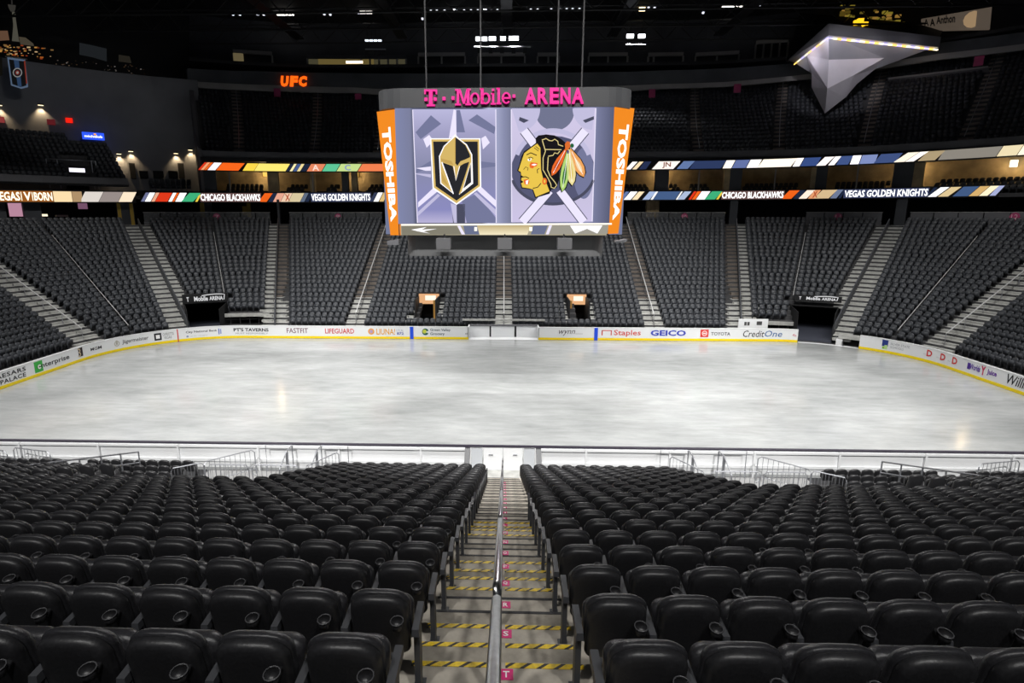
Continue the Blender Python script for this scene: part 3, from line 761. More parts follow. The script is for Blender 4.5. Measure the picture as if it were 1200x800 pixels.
for s in (-1, 1):
    mb = MB(); a, b = sorted((s*.03, s*.8)); mb.box(a, b, -HY - .02, -HY + .1, .04, BH - .05); dr = child(mb.build('gate_door', M_white), nb)
    mb = MB(); mb.box(s*.5 - .09, s*.5 + .09, -HY - .05, -HY - .02, .7, .74); t = mb.build('latch', M_grail); t.parent = dr
    mb = MB(); a, b = sorted((s*.86, s*1.3)); mb.box(a, b, -HY - .02, -HY + .08, .1, BH - .1); child(mb.build('side_window', mat('pale grey panel', (.55, .57, .6), .3)), nb)
    mb = MB(); mb.hexa([(s*1.42,-HY-.9,-.12),(s*1.6,-HY-.9,-.12),(s*1.6,-HY-.75,-.12),(s*1.42,-HY-.75,-.12),(s*1.34,-HY-.12,BH-.05),(s*1.56,-HY-.12,BH-.05),(s*1.56,-HY,BH-.05),(s*1.34,-HY,BH-.05)]); child(mb.build('raking_post', M_post), nb)
mb = MB(); mb.box(-1.3, 1.3, -HY - .9, -HY, -.12, .03); child(mb.build('gate_step', M_farconc), nb)
for sg_ in (-1, 1):
    for z0, z1, o0, o1, m_, nm_ in ((0, BH - .04, 0, .1, M_white, 'board_panel'), (BH - .04, BH + .02, -.02, .13, MATS['dark cap rail'], 'cap_rail')):
        mb = MB(); strip(mb, sg_*LS, sg_*(LS + ARC), o0, o1, z0, z1, .5); mb.v = [(x, -y, z) for x, y, z in mb.v]; child(mb.build(nm_, m_), nb)

# ------------------------------------------------------------------ barriers and rails by the near entry bays
def barrier_mesh(L=1.9, H=1.05, nb_=9):
    fr = MB(); r = .022
    fr.tube([(-L/2, 0, 0), (-L/2, 0, H - .12), (-L/2 + .12, 0, H), (L/2 - .12, 0, H), (L/2, 0, H - .12), (L/2, 0, 0)], r, 6)
    fr.tube([(-L/2, 0, .22), (L/2, 0, .22)], r*.8, 5)
    bar = MB(); bar.tube([(0, 0, .22), (0, 0, H - .01)], .011, 5)
    ft = MB(); ft.tube([(0, -.25, .03), (0, .25, .03)], .018, 5)
    return fr.mesh('frame', M_grail), bar.mesh('bar', M_grail), ft.mesh('foot', M_grail), L, nb_
BF, BB, BT, BLn, BN = barrier_mesh()
def barrier(x, y, z, rz_, label, L=1.9):
    o = empty('crowd_barrier', (x, y, z), label, 'barrier', 'crowd barriers in the entry bays', R_(rz_))
    c = link('frame', BF); c.parent = o
    for i in range(BN):
        c = link('bar', BB); c.parent = o; c.location.x = -BLn/2 + BLn*(i + 1)/(BN + 1)
    o.scale.x = L/BLn
    for s in (-1, 1):
        c = link('foot', BT); c.parent = o; c.location.x = s*(BLn/2 - .1)
for s in (-1, 1):
    nm = 'the pink-tag bay' if s > 0 else 'the bay opposite the pink tags'
    sd = 'the pink-tag side' if s > 0 else 'the side opposite the pink tags'
    mb = MB(); a, b = sorted((s*CUT0, s*CUT1)); mb.box(a, b, nose_y(11) + .05, -HY - .35, -.13, .02)
    struct(mb.build('floor_bay', mat('bay floor', (.3, .3, .3), .8)), 'pale floor of ' + nm, 'floor')
    yb = -HY
    def bl(p, q, z, label):
        """barrier whose top rail joins two photo points (read on the side without tags, mirrored for the other bay)"""
        A = hitZ(p[0], p[1], z + 1.05); B = hitZ(q[0], q[1], z + 1.05); m_ = (A + B)/2
        barrier(-s*m_.x, m_.y, z, math.degrees(math.atan2(B.y - A.y, -s*(B.x - A.x))), label, (B - A).length)
    bl((239, 541), (298, 526.5), .02, 'slanting grey crowd barrier at the boards in ' + nm)
    bl((200, 549), (238, 541.5), .02, 'outermost slanting grey crowd barrier in ' + nm)
    bl((243, 544), (291, 544.5), .5, 'straight grey crowd barrier at the outer back of ' + nm)
    bl((295, 544.5), (351, 545.5), .5, 'straight grey crowd barrier at the inner back of ' + nm)
    bl((357, 547), (396.7, 529), .02, 'steeply slanting grey crowd barrier at the aisle end of ' + nm)
    yk = hitZ(295, 544.5, 1.55).y
    mb = MB(); mb.box(min(s*CUT0, s*CUT1), max(s*CUT0, s*CUT1), yk - .5, yk + .45, -.1, .5)
    struct(mb.build('wall_bay', M_terr), 'low dark platform at the back of ' + nm, 'wall')
    for x, t in ((abs(hitZ(340, 524, 1.17).x), 'outer'), (abs(hitZ(374, 525, 1.17).x), 'inner')):
        o = empty('bay_handrail', (s*x, -13.6, .02), '%s angled grey handrail frame in %s' % (t, nm), 'handrail')
        pts = [(0, -1.2, 0), (0, -1.2, .75), (0, -.35, 1.15), (0, .25, 1.15), (0, .25, 0)]
        mb = MB(); mb.tube(pts, .03, 6); c = mb.build('rail_bar', M_grail); c.parent = o
        mb = MB(); mb.tube([(0, -.35, 0), (0, -.35, 1.13)], .06, 6); c = mb.build('rail_post', M_grail); c.parent = o
        d_ = (1 if t == 'outer' else -1)*s*1.1; mb = MB(); mb.tube([(0, .25, 1.15), (d_, .25, 1.15), (d_, .25, 0)], .022, 6); c = mb.build('side_rail', M_grail); c.parent = o
    # raking guard rails beyond the bays, stepping down over the seats
    o = empty('guard_rail', (s*14.2, yb - 2.2, 0), 'long grey two-bar guard rail past the seats beyond ' + nm, 'guard rail')
    A = hitZ(162, 528, 1.25); B = hitZ(34, 543, 2.8); A = Vector((-s*A.x, A.y, .2)); B = Vector((-s*B.x, B.y, 1.75))
    for h in (.55, 1.0):
        mb = MB(); mb.tube([A + Vector((0,0,h)), B + Vector((0,0,h))], .03, 6); child(mb.build('rail_bar', M_grail), o)
    for i in range(6):
        p = A.lerp(B, i/5); mb = MB(); mb.tube([p, p + Vector((0,0,1.0))], .028, 6); child(mb.build('rail_post', M_grail), o)
    o = empty('guard_rail', (s*19.5, yb - 5, 1.3), 'short pale guard rail ending the long two-bar rail on ' + sd, 'guard rail')
    C = B + Vector((s*.1, -.1, 0)); D = C + Vector((s*3.6, 0, 0))
    mb = MB(); mb.tube([C, C + Vector((0,0,1.05)), D + Vector((0,0,1.05)), D], .035, 6); child(mb.build('rail_frame', M_steel), o)
    mb = MB(); mb.tube([C + Vector((0,0,.45)), D + Vector((0,0,.45))], .03, 6); child(mb.build('rail_bar', M_steel), o)
    for j, (x, y) in enumerate(((19.4, -1.2), (21.2, -1.2))):
        barrier(s*x, yb + y*.55, -.1, 12*s, '%s grey barrier by the boards beyond the seats on %s' % (['first', 'second'][j], sd))

# ------------------------------------------------------------------ concourse level behind the lower bowl
UL = hit(160, 250, 25)[0]
def sstrip(name, m, u0, u1, o0, o1, z0, z1, label, cat='wall', step=1.0):
    mb = MB(); strip(mb, u0, u1, o0, o1, z0, z1, step); return struct(mb.build(name, m), label, cat)
sstrip('floor_concourse', M_terr, -UMAX, UMAX, 24.4, 36, 8.6, 9.1, 'dark concourse floor behind the lower stand', 'floor')
sstrip('wall_concourse', M_dark, -UMAX, UMAX, 35, 35.4, 9.0, 12.4, 'black back wall of the concourse under the lower ribbon screen')
sstrip('floor_suite_level', M_terr, -UMAX, UMAX, 26.2, 36, 12.0, 12.4, 'dark floor slab of the suite balcony', 'floor')
US0 = hit(236, 200, 26)[0]; US1 = UMAX
sstrip('wall_suites', M_warm, US0, US1, 33, 33.4, 12.4, 17.0, 'warm lit back wall of the suites between the two ribbon screens')
sstrip('floor_upper_front', M_dark, US0, US1, 26.2, 46, 16.6, 17.0, 'black slab under the upper tier', 'floor')
# concourse guard rails: glass panel lines with posts, pink section plates
M_plate = mat('pink section plate', (.45, .05, .16), .5)
def grail(px0, px1, label, plate=None, n=6, solid=False, num=None):
    u0, u1 = hit(px0, 254, 24.6)[0], hit(px1, 254, 24.6)[0]; o = empty('concourse_rail', P3((u0+u1)/2, 24.6, 9.1), label, 'guard rail')
    z0, z1 = 9.5, 10.55
    for i in range(n):
        m0, m1 = s_of(u0, 24.6), s_of(u1, 24.6); a = u_of(m0 + (m1-m0)*i/n, 24.6); b = u_of(m0 + (m1-m0)*(i+1)/n, 24.6)
        mb = MB(); strip(mb, shift(a, 24.6, .05), shift(b, 24.6, -.05), 24.6, 24.63, z0, z1 - .05, 1); child(mb.build('rail_panel', M_fasc if solid else M_glassrail), o)
    mb = MB(); strip(mb, u0, u1, 24.57, 24.66, z1 - .05, z1 + .02, 1); child(mb.build('top_rail', M_soff), o)
    mb = MB(); strip(mb, u0, u1, 24.57, 24.66, z0 - .45, z0, 1); child(mb.build('base_kerb', M_fasc), o)
    if plate:
        u, z = hit(plate, 254, 24.5); mb = MB(); mb.tube([P3(u, 24.5, z), P3(u, 24.55, z)], .42, 8)
        pl_ = child(mb.build('section_plate', M_plate), o)
        if num:
            t = text_map('plate_number', num, lambda a, b: P3(shift(u, 24.5, -.25 + .5*a), 24.47, z - .22 + .44*b), I_('e8c8d0'), pl_)
grail(168, 317, 'glass concourse rail above the seats with the black tunnel mouth', 254, 8, num='7')
grail(339, 448, 'glass concourse rail above the seats behind LIFEGUARD', 396, 7, num='8')
grail(735, 850, 'glass concourse rail above the seats behind GEICO', 802, 7, num='10')
grail(944, 1034, 'solid grey concourse parapet above the seats beside the ice-level tunnel', 982, 4, True, num='11')
grail(1066, 1250, 'long grey concourse parapet above the corner seats by plate 12', 1189, 6, True, num='12')
# columns and lit doorways on the concourse
def column(px, w_, o, z0, z1, m, label, cat='column', py=245, name='column'):
    u = hit(px, py, o)[0]; sc = 1.0 if abs(u) <= LS else (RR + o)/RR
    mb = MB(); strip(mb, u - w_/2/sc, u + w_/2/sc, o, o + .6, z0, z1, 1); return tag(mb.build(name, m), label, cat)
column(147, 1.7, 27, 9.1, 12.1, M_wall2, 'grey column between two yellow strips below the gold VEGAS BORN screen')
column(139.5, .35, 26.9, 9.1, 12.1, M_ochre, 'yellow column strip nearer the gold screen lettering'); column(154, .35, 26.9, 9.1, 12.1, M_ochre, 'yellow column strip at the end of the gold screen')
column(243, 1.0, 28, 9.1, 12.1, M_wall2, 'grey column behind the glass rail with plate 7'); column(237, .5, 27.9, 9.1, 12.1, M_ochre, 'yellow strip beside the grey column behind plate 7')
column(291.5, .45, 28, 9.1, 12.1, M_ochre, 'thin yellow column behind the end of the rail with plate 7'); column(287.5, .7, 27.9, 10.2, 11.3, M_ochre, 'yellow wall sign fixed beside the thin yellow column', 'sign', name='wall_sign')
column(760, .5, 28, 9.2, 12.1, M_warm, 'first warm lit doorway post behind the rail with plate 10'); column(765, .5, 28, 9.2, 12.1, M_warm, 'second warm lit doorway post behind the rail with plate 10'); column(770, .5, 28, 9.2, 12.1, M_warm, 'third warm lit doorway post behind the rail with plate 10')
column(860, .9, 26.2, 9.1, 12.1, M_wall2, 'grey column at the head of the aisle behind TOYOTA'); column(1056, 1.0, 26.2, 9.1, 12.1, M_wall2, 'grey column at the head of the aisle beside the parapet with plate 12')
column(326, .25, 25.5, 9.1, 12.1, M_wall2, 'thin grey post at the head of the aisle behind FASTFIT')
column(38, 1.5, 27, 9.1, 12.1, M_wall2, 'grey column below the gold screen beside a pink lit panel'); column(1, .8, 27, 9.1, 12.1, M_wall2, 'grey column below the gold VEGAS lettering')
column(19, 1.0, 28, 10.1, 11.6, E_('d8a0b8', .7), 'small pink-white lit menu panel on the concourse below the gold screen', 'screen', name='menu_screen')
column(98, .8, 28, 10.9, 12.0, E_('a07090', .5), 'small dull mauve lit panel hanging below the gold screen', 'screen', name='menu_screen')
column(49, .9, 30, 10.1, 10.35, E_('fff0d0', 1.2), 'short white lit counter lamp on the concourse below the gold screen', 'lamp', name='counter_lamp')
column(72, 1.1, 30, 10.05, 10.25, mat('pale counter', (.5, .45, .38), .6), 'pale concourse counter top below the gold screen', 'counter', name='counter')
# ------------------------------------------------------------------ LED ribbon screens
def ribbon(name, o, px0, px1, ya, yb, segs, texts, label, under=None):
    """segs: (px0, px1, colour hex, strength, skew); texts: (string, px0, px1, colour)"""
    u0, z1 = hit(px0, ya[0], o); _, z0 = hit(px0, yb[0], o); u1, z1b = hit(px1, ya[1], o); _, z0b = hit(px1, yb[1], o)
    zt = (z1 + z1b)/2; zb = (z0 + z0b)/2
    o_ = empty(name, P3((u0+u1)/2, o, zb), label, 'ribbon screen')
    def zz(u, f):
        t = (s_of(u, o) - s_of(u0, o))/(s_of(u1, o) - s_of(u0, o)); a = z0 + (z0b - z0)*t; b = z1 + (z1b - z1)*t; return a + (b - a)*f
    def sl(ua, ub, oa, ob, f0, f1, skew=0):
        mb = MB(); n = max(1, int(abs(s_of(ub, o)-s_of(ua, o))/1.2) + 1); vs = []; fs_ = []; ma, mb_ = s_of(ua, o), s_of(ub, o)
        for i in range(n + 1):
            u = u_of(ma + (mb_-ma)*i/n, o)
            ul, ur = shift(u, o, -skew), shift(u, o, skew)
            vs += [P3(ul, oa, zz(u, f0)), P3(ul, ob, zz(u, f0)), P3(ur, ob, zz(u, f1)), P3(ur, oa, zz(u, f1))]
        for i in range(n):
            a = 4*i; b = a + 4
            for k in range(4): fs_.append((a+k, a+(k+1)%4, b+(k+1)%4, b+k))
        fs_ += [(0,1,2,3), (4*n+3,4*n+2,4*n+1,4*n)]; mb.add(vs, fs_); return mb
    child(sl(u0, u1, o, o + .4, -.12, 1.12).build('screen_housing', M_dark), o_)
    py = (ya[0] + yb[0])/2
    for a, b, h, s, sk in segs:
        child(sl(hit(a, py, o)[0], hit(b, py, o)[0], o - .04, o, 0, 1, sk).build('screen_segment', E_(h, s)), o_)
    for t, a, b, h, s in texts:
        ua, ub = hit(a, py, o)[0], hit(b, py, o)[0]
        ma, mb_ = s_of(ua, o), s_of(ub, o)
        def tf(p, q): uu = u_of(ma + (mb_-ma)*p, o); return P3(uu, o - .07, zz(uu, .10 + .8*q))
        child(text_map('screen_lettering', t, tf, E_(h, s), None, bold=.025), o_)
    return o_
W_ = 'ffffff'; RD = 'e23a1c'; OR = 'f2641c'; NV = '25304a'; GD = 'd8b878'; YL = 'f4d24a'; GN = '3fb27c'; BLU = '4a6490'
ribbon('ribbon_screen', 26, 166, 453, (225.5, 225.5), (236, 236),
  [(168,172,'7a80a8',.8,.3),(172.5,179,W_,1.3,.3),(180,184,'f0b090',1,.3),(184.5,199,RD,1,.3),(200,204,W_,1.2,.3),(204.5,207,OR,1,.3),(208,216,W_,1.3,.3),(217,231,GN,1,.5),(231.5,234,YL,1,.3),(234.5,306,'8a6a68',.55,0),(306.5,316,OR,1,.4),(317,322,NV,.8,.3),(322.5,331,'e8a890',1,.3),(331.5,340,'f0cdb0',1,.3),(340.5,354,'d8c8a0',1,.3),(354.5,359,'6a7890',.8,.3),(360,364,NV,.8,.3),(364.5,435,'50587c',.6,0),(436,440,'3a4460',.8,.3),(440.5,446,W_,1.3,.3),(447,452,GD,1.1,.3)],
  [('CHICAGO BLACKHAWKS', 235, 305, W_, 1.6), ('VEGAS GOLDEN KNIGHTS', 365, 434, W_, 1.6), ('X', 334, 340, 'b05030', 1)], 'lower ribbon screen with team names above the seats behind LIFEGUARD')
ribbon('ribbon_screen', 26, 729, 1172, (224.5, 217.5), (234, 229),
  [(730,734,'7088c0',.8,.3),(735,743,W_,1.3,.4),(744.5,751,'f0d8b0',1.2,.4),(757,765,'a8bce0',1,.4),(765.5,768,W_,1.1,.3),(768.5,794,BLU,.9,.3),(795,797,W_,1,.3),(798,806,'b0c0dc',1,.4),(810,813,RD,1,.3),(814,818,OR,1.1,.3),(819,829,W_,1.2,.3),(830,842,GN,1,.4),(842.5,845,YL,1,.3),(845.5,919,'8a6a68',.55,0),(920,932,OR,1,.4),(933,940,NV,.8,.3),(940.5,950,'f4e0d0',1.2,.4),(950.5,958,'e8a070',1,.3),(958.5,976,'d8bc90',1.0,.4),(976.5,984,'7a88a8',.8,.3),(985,988,NV,.8,.2),(988.5,1088,'50587c',.6,0),(1089,1093,NV,.8,.3),(1094,1104,W_,1.3,.5),(1106,1118,'d8c090',1.1,.5),(1122,1140,BLU,.8,.4),(1141,1152,'d8b070',1.0,.4),(1153,1163,'f4e4c0',1.2,.4),(1164,1171,'a8b0d8',1.0,.3)],
  [('CHICAGO BLACKHAWKS', 846, 918, W_, 1.6), ('VEGAS GOLDEN KNIGHTS', 989.5, 1087, W_, 1.6), ('X', 952, 958, 'b05030', 1)], 'lower ribbon screen with team names above the ice-level tunnel')
ribbon('ribbon_screen', 26, -40, 158, (222.5, 225), (236, 236.5),
  [(-40,62,'c87830',.55,0),(62.5,84,'f4d8a8',1.1,0),(84.5,96,'b89870',.9,0),(96.5,118,'e0d8d0',1.0,.3),(118.5,141,'a89c98',.8,.3),(141.5,157,'f0dcc0',1.15,.3)],
  [('VEGAS', -8, 23, 'fff4d8', 1.6), ('BORN', 39.5, 61, 'fff4d8', 1.6), ('V', 27.5, 36, 'fff4d8', 1.6), ('|', 24.2, 25.2, 'fff4d8', 1.4), ('|', 37.2, 38.2, 'fff4d8', 1.4)], 'gold ribbon screen reading VEGAS BORN on the corner balcony')
ribbon('ribbon_screen', 26, 236, 452, (190, 192), (199, 200.5),
  [(236,238.5,RD,1,.4),(239,242.5,'f8a070',1,.4),(243,246,OR,1,.4),(247,256,'f8f0f8',1.2,.4),(257,283,OR,1.1,.4),(287,300,YL,1.1,.3),(300.5,337,'f8e070',1.15,.3),(338,341,NV,.8,.3),(342,345,'f4e8b0',1.1,.3),(346,350,'5068a0',.8,.3),(350.5,354,'f4e0a0',1,.3),(355,361,NV,.7,.3),(362,379,'e88860',1.0,.3),(380,396,'60c898',1.0,.3),(397,421,'c8e090',1.0,.3),(422,452,'f08050',1.05,.3)],
  [('C', 404, 411, '90a0d0', .9), ('A', 366, 374, 'f8d8c8', 1.1)], 'upper ribbon screen of orange and yellow adverts below the UFC tier')
ribbon('ribbon_screen', 26, 738, 1240, (189.5, 166), (198.5, 178.5),
  [(737,743,'f8f0f0',1.2,.4),(745,750,'f0d8b0',1.1,.4),(752,760,'303c60',.7,.3),(768,793,'f4ece4',1.2,.4),(797,810,'6880b0',.9,.4),(811,848,'34436c',.8,.3),(849,859,'fff4e8',1.3,.2),(860,876,'7080b8',.8,.2),(877,890,'fff8f4',1.3,.2),(891,930,'fff4e0',1.3,.3),(931,939,'fff8f8',1.3,.2),(940,959,'405894',.8,.2),(961,972,'fff4f0',1.3,.4),(974,981,'fffaf8',1.3,.3),(982,996,'4a6098',.8,.2),(997,1007,'fffaff',1.3,.1),(1008,1026,'8898cc',.9,.1),(1027,1052,'485c90',.8,.3),(1054,1067,'f8ecd8',1.2,.6),(1068,1078,'fff8f0',1.3,.6),(1080,1100,'b8a480',.9,.4),(1101,1168,'9c968c',.8,.2),(1169,1192,'e8d8b0',1.1,.2),(1193,1240,'fff0d0',1.3,.2)],
  [('JN', 776, 786, '906050', .9)], 'upper ribbon screen of white and blue stripes below the faceted lounge')
COLPX = (245, 320, 366, 404, 415, 776, 852, 862, 953, 962, 1057, 1075)
COLS_ = [s_of(hit(px, 212, 27.0)[0], 27.0) for px in COLPX]
# suite front walls and seat rows, columns between the ribbons
pl = []
for k in range(3):
    o = 27.6 + k*1.3; u = US0 + .5
    while u < US1:
        sc = 1.0 if abs(u) <= LS or abs(u) > LS + ARC else (RR + o)/RR
        if all(abs(s_of(u, 27.0) - c_) > 1.4 for c_ in COLS_):
            x, y = path(u, o); nx, ny = pnorm(u); pl.append((x, y, 12.4 + k*.42, math.atan2(nx, -ny)))
        u += .56/sc
add_seats(T_far, pl, 1)
for k in range(3): sstrip('floor_suite_row', M_dark, US0, US1, 27.2 + k*1.3, 31.2, 12.0 + k*.42, 12.4 + k*.42, 'black suite balcony step', 'floor')
cols = [(245, 1.6, M_wall2), (320, 1.3, M_warm), (366, .6, M_warm), (404, .8, M_wall2), (415, .7, M_warm), (776, 1.6, M_wall2), (852, .7, M_warm), (862, 1.4, M_wall2), (953, .6, M_warm), (962, 1.2, M_wall2), (1057, 1.8, M_wall2), (1075, .9, M_warm)]
wl = ['above the CHICAGO lettering, leftmost grey', 'warm lit below the yellow advert', 'thin warm above VEGAS GOLDEN', 'grey above GOLDEN', 'warm beside the grey one above GOLDEN', 'grey beside the scoreboard edge', 'warm above CHICAGO', 'grey above BLACKHAWKS', 'thin warm before the orange segment', 'grey above the orange segment', 'wide grey above KNIGHTS', 'warm lit above KNIGHTS']
for (px, w_, m_), t in zip(cols, wl):
    column(px, w_, 27.0, 12.4, 16.8, m_, 'suite level column, ' + t.replace(', leftmost', ''), 'column', 212, 'suite_column')
for px, t in ((269, 'above the BLACKHAWKS letters under the orange advert'), (366.5, 'under the pale green advert'), (819, 'under the dark blue stripe'), (908, 'under the white star advert'), (1004, 'under the pale blue stripe')):
    u = hit(px, 212, 26.6)[0]; mb = MB(); mb.tube([P3(u, 26.6, 12.4), P3(u, 26.6, 16.8)], .1, 5); tag(mb.build('suite_post', M_soff), 'slim suite balcony post ' + t, 'post')
for px, s_, c_, t in ((311, 1.2, 'ffc860', 'below the yellow advert'), (417, 1.0, 'ffc860', 'below the orange advert edge'), (776, 1.2, 'ffd890', 'beside the scoreboard'), (1073, 1.2, 'ffe0a0', 'above KNIGHTS'), (1186, 2.4, 'fff0d0', 'at the far corner suite')):
    u, z = hit(px, 204, 32.5); o = empty('suite_lamp', P3(u, 32.5, 15.4), 'warm lamp on the suite wall ' + t, 'lamp')
    mb = MB(); strip(mb, shift(u, 32, -.3), shift(u, 32, .3), 32.3, 32.6, 15.2, 15.9, 1); child(mb.build('shade', E_(c_, s_)), o)
    mb = MB(); strip(mb, shift(u, 32, -.1), shift(u, 32, .1), 32.6, 32.95, 15.4, 15.6, 1); child(mb.build('bracket', M_dark), o)
    l = bpy.data.lights.new('suite_lamp_glow', 'POINT'); l.energy = 110; l.color = (1, .72, .38); l.shadow_soft_size = .3
    lo = bpy.data.objects.new('suite_lamp_glow', l); COL.objects.link(lo); lo.location = P3(u, 31.6, 15.3)
# ------------------------------------------------------------------ upper tier
NU = 22
def uo_(k): return 27.3 + .86*k
def uz_(k): return 17.3 + .575*k
UU0 = hit(238, 190, 27)[0]; UU1 = UMAX + 4
def unode(bx, tx, by=186, ty=118): return hit(bx, by, 27.3)[0], hit(tx, ty, 45.3)[0]
UA = [unode(281, 277), unode(368, 373), unode(443, 455), unode(819, 813), unode(912, 917, 184, 110), unode(1011, 1032, 178, 100), unode(1128, 1168, 172, 85)]
UAL = ['left of the UFC sign', 'beside the UFC sign', 'hidden by the scoreboard edge', 'nearest the scoreboard on the plain side', 'below the end of the pale fascia', 'beneath the faceted lounge', 'beyond the grey vomitory panel']
UAL = ['between the side wall and the UFC sign', 'just past the UFC sign', 'against the scoreboard edge', 'nearest the orange TOSHIBA panel', 'below the bend of the pale fascia', 'beside the faceted lounge', 'beyond the long grey panel']
mb = MB(); nL = hit(226, 110, 45)[0]
def uleft(k): return UU0 + (nL - UU0)*k/NU
for k in range(NU): strip(mb, uleft(k), UU1, uo_(k) - .3, uo_(k) + .8, uz_(k) - .575, uz_(k), 1.0)
struct(mb.build('floor_upper_tier', M_terr), 'dark steep terrace of the upper tier', 'terrace')
places = []
for k in range(NU - 1):
    o = uo_(k); m = s_of(uleft(k), o) + .6; me_ = s_of(UU1, o)
    cuts = [s_of(a + (b-a)*k/(NU-1), o) for a, b in UA]
    while m < me_:
        bad = False
        for c in cuts:
            if c - .95 < m < c + .95: m = c + .96; bad = True; break
        if bad: continue
        u = u_of(m, o); x, y = path(u, o + .25); nx, ny = pnorm(u); places.append((x, y, uz_(k), math.atan2(nx, -ny))); m += .53
print('upper seats', len(places))
add_seats(T_far, places, 1)
for (a, b), t in zip(UA, UAL):
    mb = MB()
    for k in range(NU):
        c = a + (b-a)*k/(NU-1); sc = 1.0 if abs(c) <= LS or abs(c) > LS + ARC else (RR + uo_(k))/RR
        strip(mb, c - .65/sc, c + .65/sc, uo_(k) - .3, uo_(k) + .55, uz_(k) - .01, uz_(k) + .02, 2); strip(mb, c - .65/sc, c + .65/sc, uo_(k) - .72, uo_(k) - .3, uz_(k) - .575, uz_(k) - .29, 2)
    tag(mb.build('upper_stair_flight', mat('upper stair concrete', (.26, .22, .19), .85, noise=(2, .2))), 'brown-grey upper tier stair flight ' + t, 'stairs')
    mb = MB(); mb.tube([P3(a + (b-a)*k/(NU-1), uo_(k), uz_(k) + .9) for k in range(NU)], .04, 4)
    tag(mb.build('upper_handrail', M_grail), 'thin handrail on the upper tier stair ' + t, 'handrail')
sstrip('trim_1', M_fasc, UU0, UU1, 26.5, 26.7, 17.0, 17.75, 'grey parapet along the front of the upper tier', 'parapet')
# pale fascia above the upper tier, following the pixels of its lower edge
def fascia(name, o, pts, m, th, label, drop_to=None):
    """pts: (px, y_top, y_bottom)"""
    rg = []
    for px, ya, yb in pts:
        u, za = hit(px, ya, o); _, zb = hit(px, yb, o); rg.append((u, za, zb))
    mb = MB(); out = []
    for i in range(len(rg) - 1):
        for j in range(8):
            t = j/8; out.append(tuple(rg[i][q] + (rg[i+1][q] - rg[i][q])*t for q in range(3)))
    out.append(rg[-1])
    mb.loft([[P3(u, o, zb), P3(u, o + th, zb), P3(u, o + th, za), P3(u, o, za)] for u, za, zb in out])
    return struct(mb.build(name, m), label, 'fascia')
fascia('trim_2', 40, [(221, 95, 102), (330, 100, 107), (440, 104, 110.5), (590, 105, 111), (740, 100, 106.5), (850, 96, 101.5), (950, 86.5, 92), (1000, 78, 85), (1100, 63, 70), (1210, 50, 57)], M_soff, .5, 'pale fascia strip below the press level')
fascia('wall_press', 40.3, [(219, 80, 95.5), (330, 84, 100.5), (440, 86, 104.5), (590, 86, 105.5), (740, 84, 100.5), (850, 80, 96.5), (950, 72, 87), (1000, 65, 79), (1100, 50, 64), (1210, 36, 51)], M_wall2, .4, 'charcoal parapet of the press level')
sstrip('floor_press', M_dark, nL, UMAX + 4, 40.4, 52, 30.6, 31.0, 'black soffit of the press level', 'floor')
sstrip('wall_far', M_wall, -UMAX, UMAX + 4, 52, 52.5, 8, 42, 'charcoal outer wall of the arena')
# press level windows
def pressbox(px0, px1, y0, y1, label, lit=None, n=5, o=46):
    u0, z1 = hit(px0, y0, o); u1, z0 = hit(px1, y1, o); um = (u0+u1)/2
    h = empty('press_box', P3(um, o, z0), label, 'press box')
    mb = MB(); strip(mb, u0, u1, o + .3, o + .4, z0, z1, 1); child(mb.build('back_wall', lit or M_dark), h)
    mb = MB(); strip(mb, u0, u1, o - .05, o + .3, z1, z1 + .5, 1); child(mb.build('header', M_soff if lit is None else M_wall2), h)
    for i in range(n + 1):
        u = u0 + (u1-u0)*i/n; mb = MB(); strip(mb, shift(u, o, -.12), shift(u, o, .12), o - .05, o + .3, z0, z1, 1); child(mb.build('mullion', M_soff), h)
    mb = MB(); strip(mb, u0, u1, o - .05, o + .3, z0 - .35, z0, 1); child(mb.build('sill', M_wall2), h)
    return h, u0, u1, z0, z1
sstrip('wall_press_back', M_wall, nL, UMAX + 4, 46.5, 46.8, 31, 41, 'charcoal wall behind the press boxes')
h, u0, u1, z0, z1 = pressbox(273, 320, 62, 84, 'dark press box opening with a warm side window beside the UFC sign', None, 1)
mb = MB(); strip(mb, u0, u0 + (u1-u0)*.26, 45.9, 46, z0, z1, 1); child(mb.build('lit_window', mat('dim amber window', (.3, .24, .12), .8, emit=.35)), h)
h, u0, u1, z0, z1 = pressbox(360, 476, 68.5, 81.5, 'long press box with dim amber lit room above the UFC sign', mat('dim amber room', (.10, .09, .05), .8, emit=.5), 6)
mb = MB(); strip(mb, u0 + (u1-u0)*.11, u0 + (u1-u0)*.2, 45.9, 46, z0 + .9, z0 + 1.25, 1); child(mb.build('strip_lamp', E_('ffe8c8', 2.2)), h)
mb = MB(); strip(mb, u0 + (u1-u0)*.03, u0 + (u1-u0)*.4, 46.15, 46.2, z0, z1, 1); child(mb.build('lit_window', E_('6a5c34', .8)), h)
pressbox(886, 922, 52, 68, 'framed dark press box window beside the faceted lounge', None, 4)
for i, (a, b) in enumerate(((490, 545), (560, 615), (630, 655), (690, 735), (760, 800), (815, 865))):
    pressbox(a, b, 66, 78, '%s dark unlit press box opening above the scoreboard' % ORD[i], None, 2)
# UFC sign
h = empty('lit_sign', P3(hit(344, 95, 39.7)[0], 39.7, hit(344, 101, 39.7)[1]), 'glowing orange UFC letters on the press level parapet', 'sign')
for L_, a, b in (('U', 328.5, 338.5), ('F', 339.5, 349.5), ('C', 349.5, 360)):
    ua, zb = hit(a, 101.3, 39.9); ub, zt = hit(b, 89, 39.9)
    child(text_map('letter', L_, lambda p, q: P3(u_of(s_of(ua, 40) + (s_of(ub, 40)-s_of(ua, 40))*(p*.85 + .15*q), 40), 39.9, zb + (zt-zb)*q), E_('ff5a10', 1.6), None, bold=.07), h)
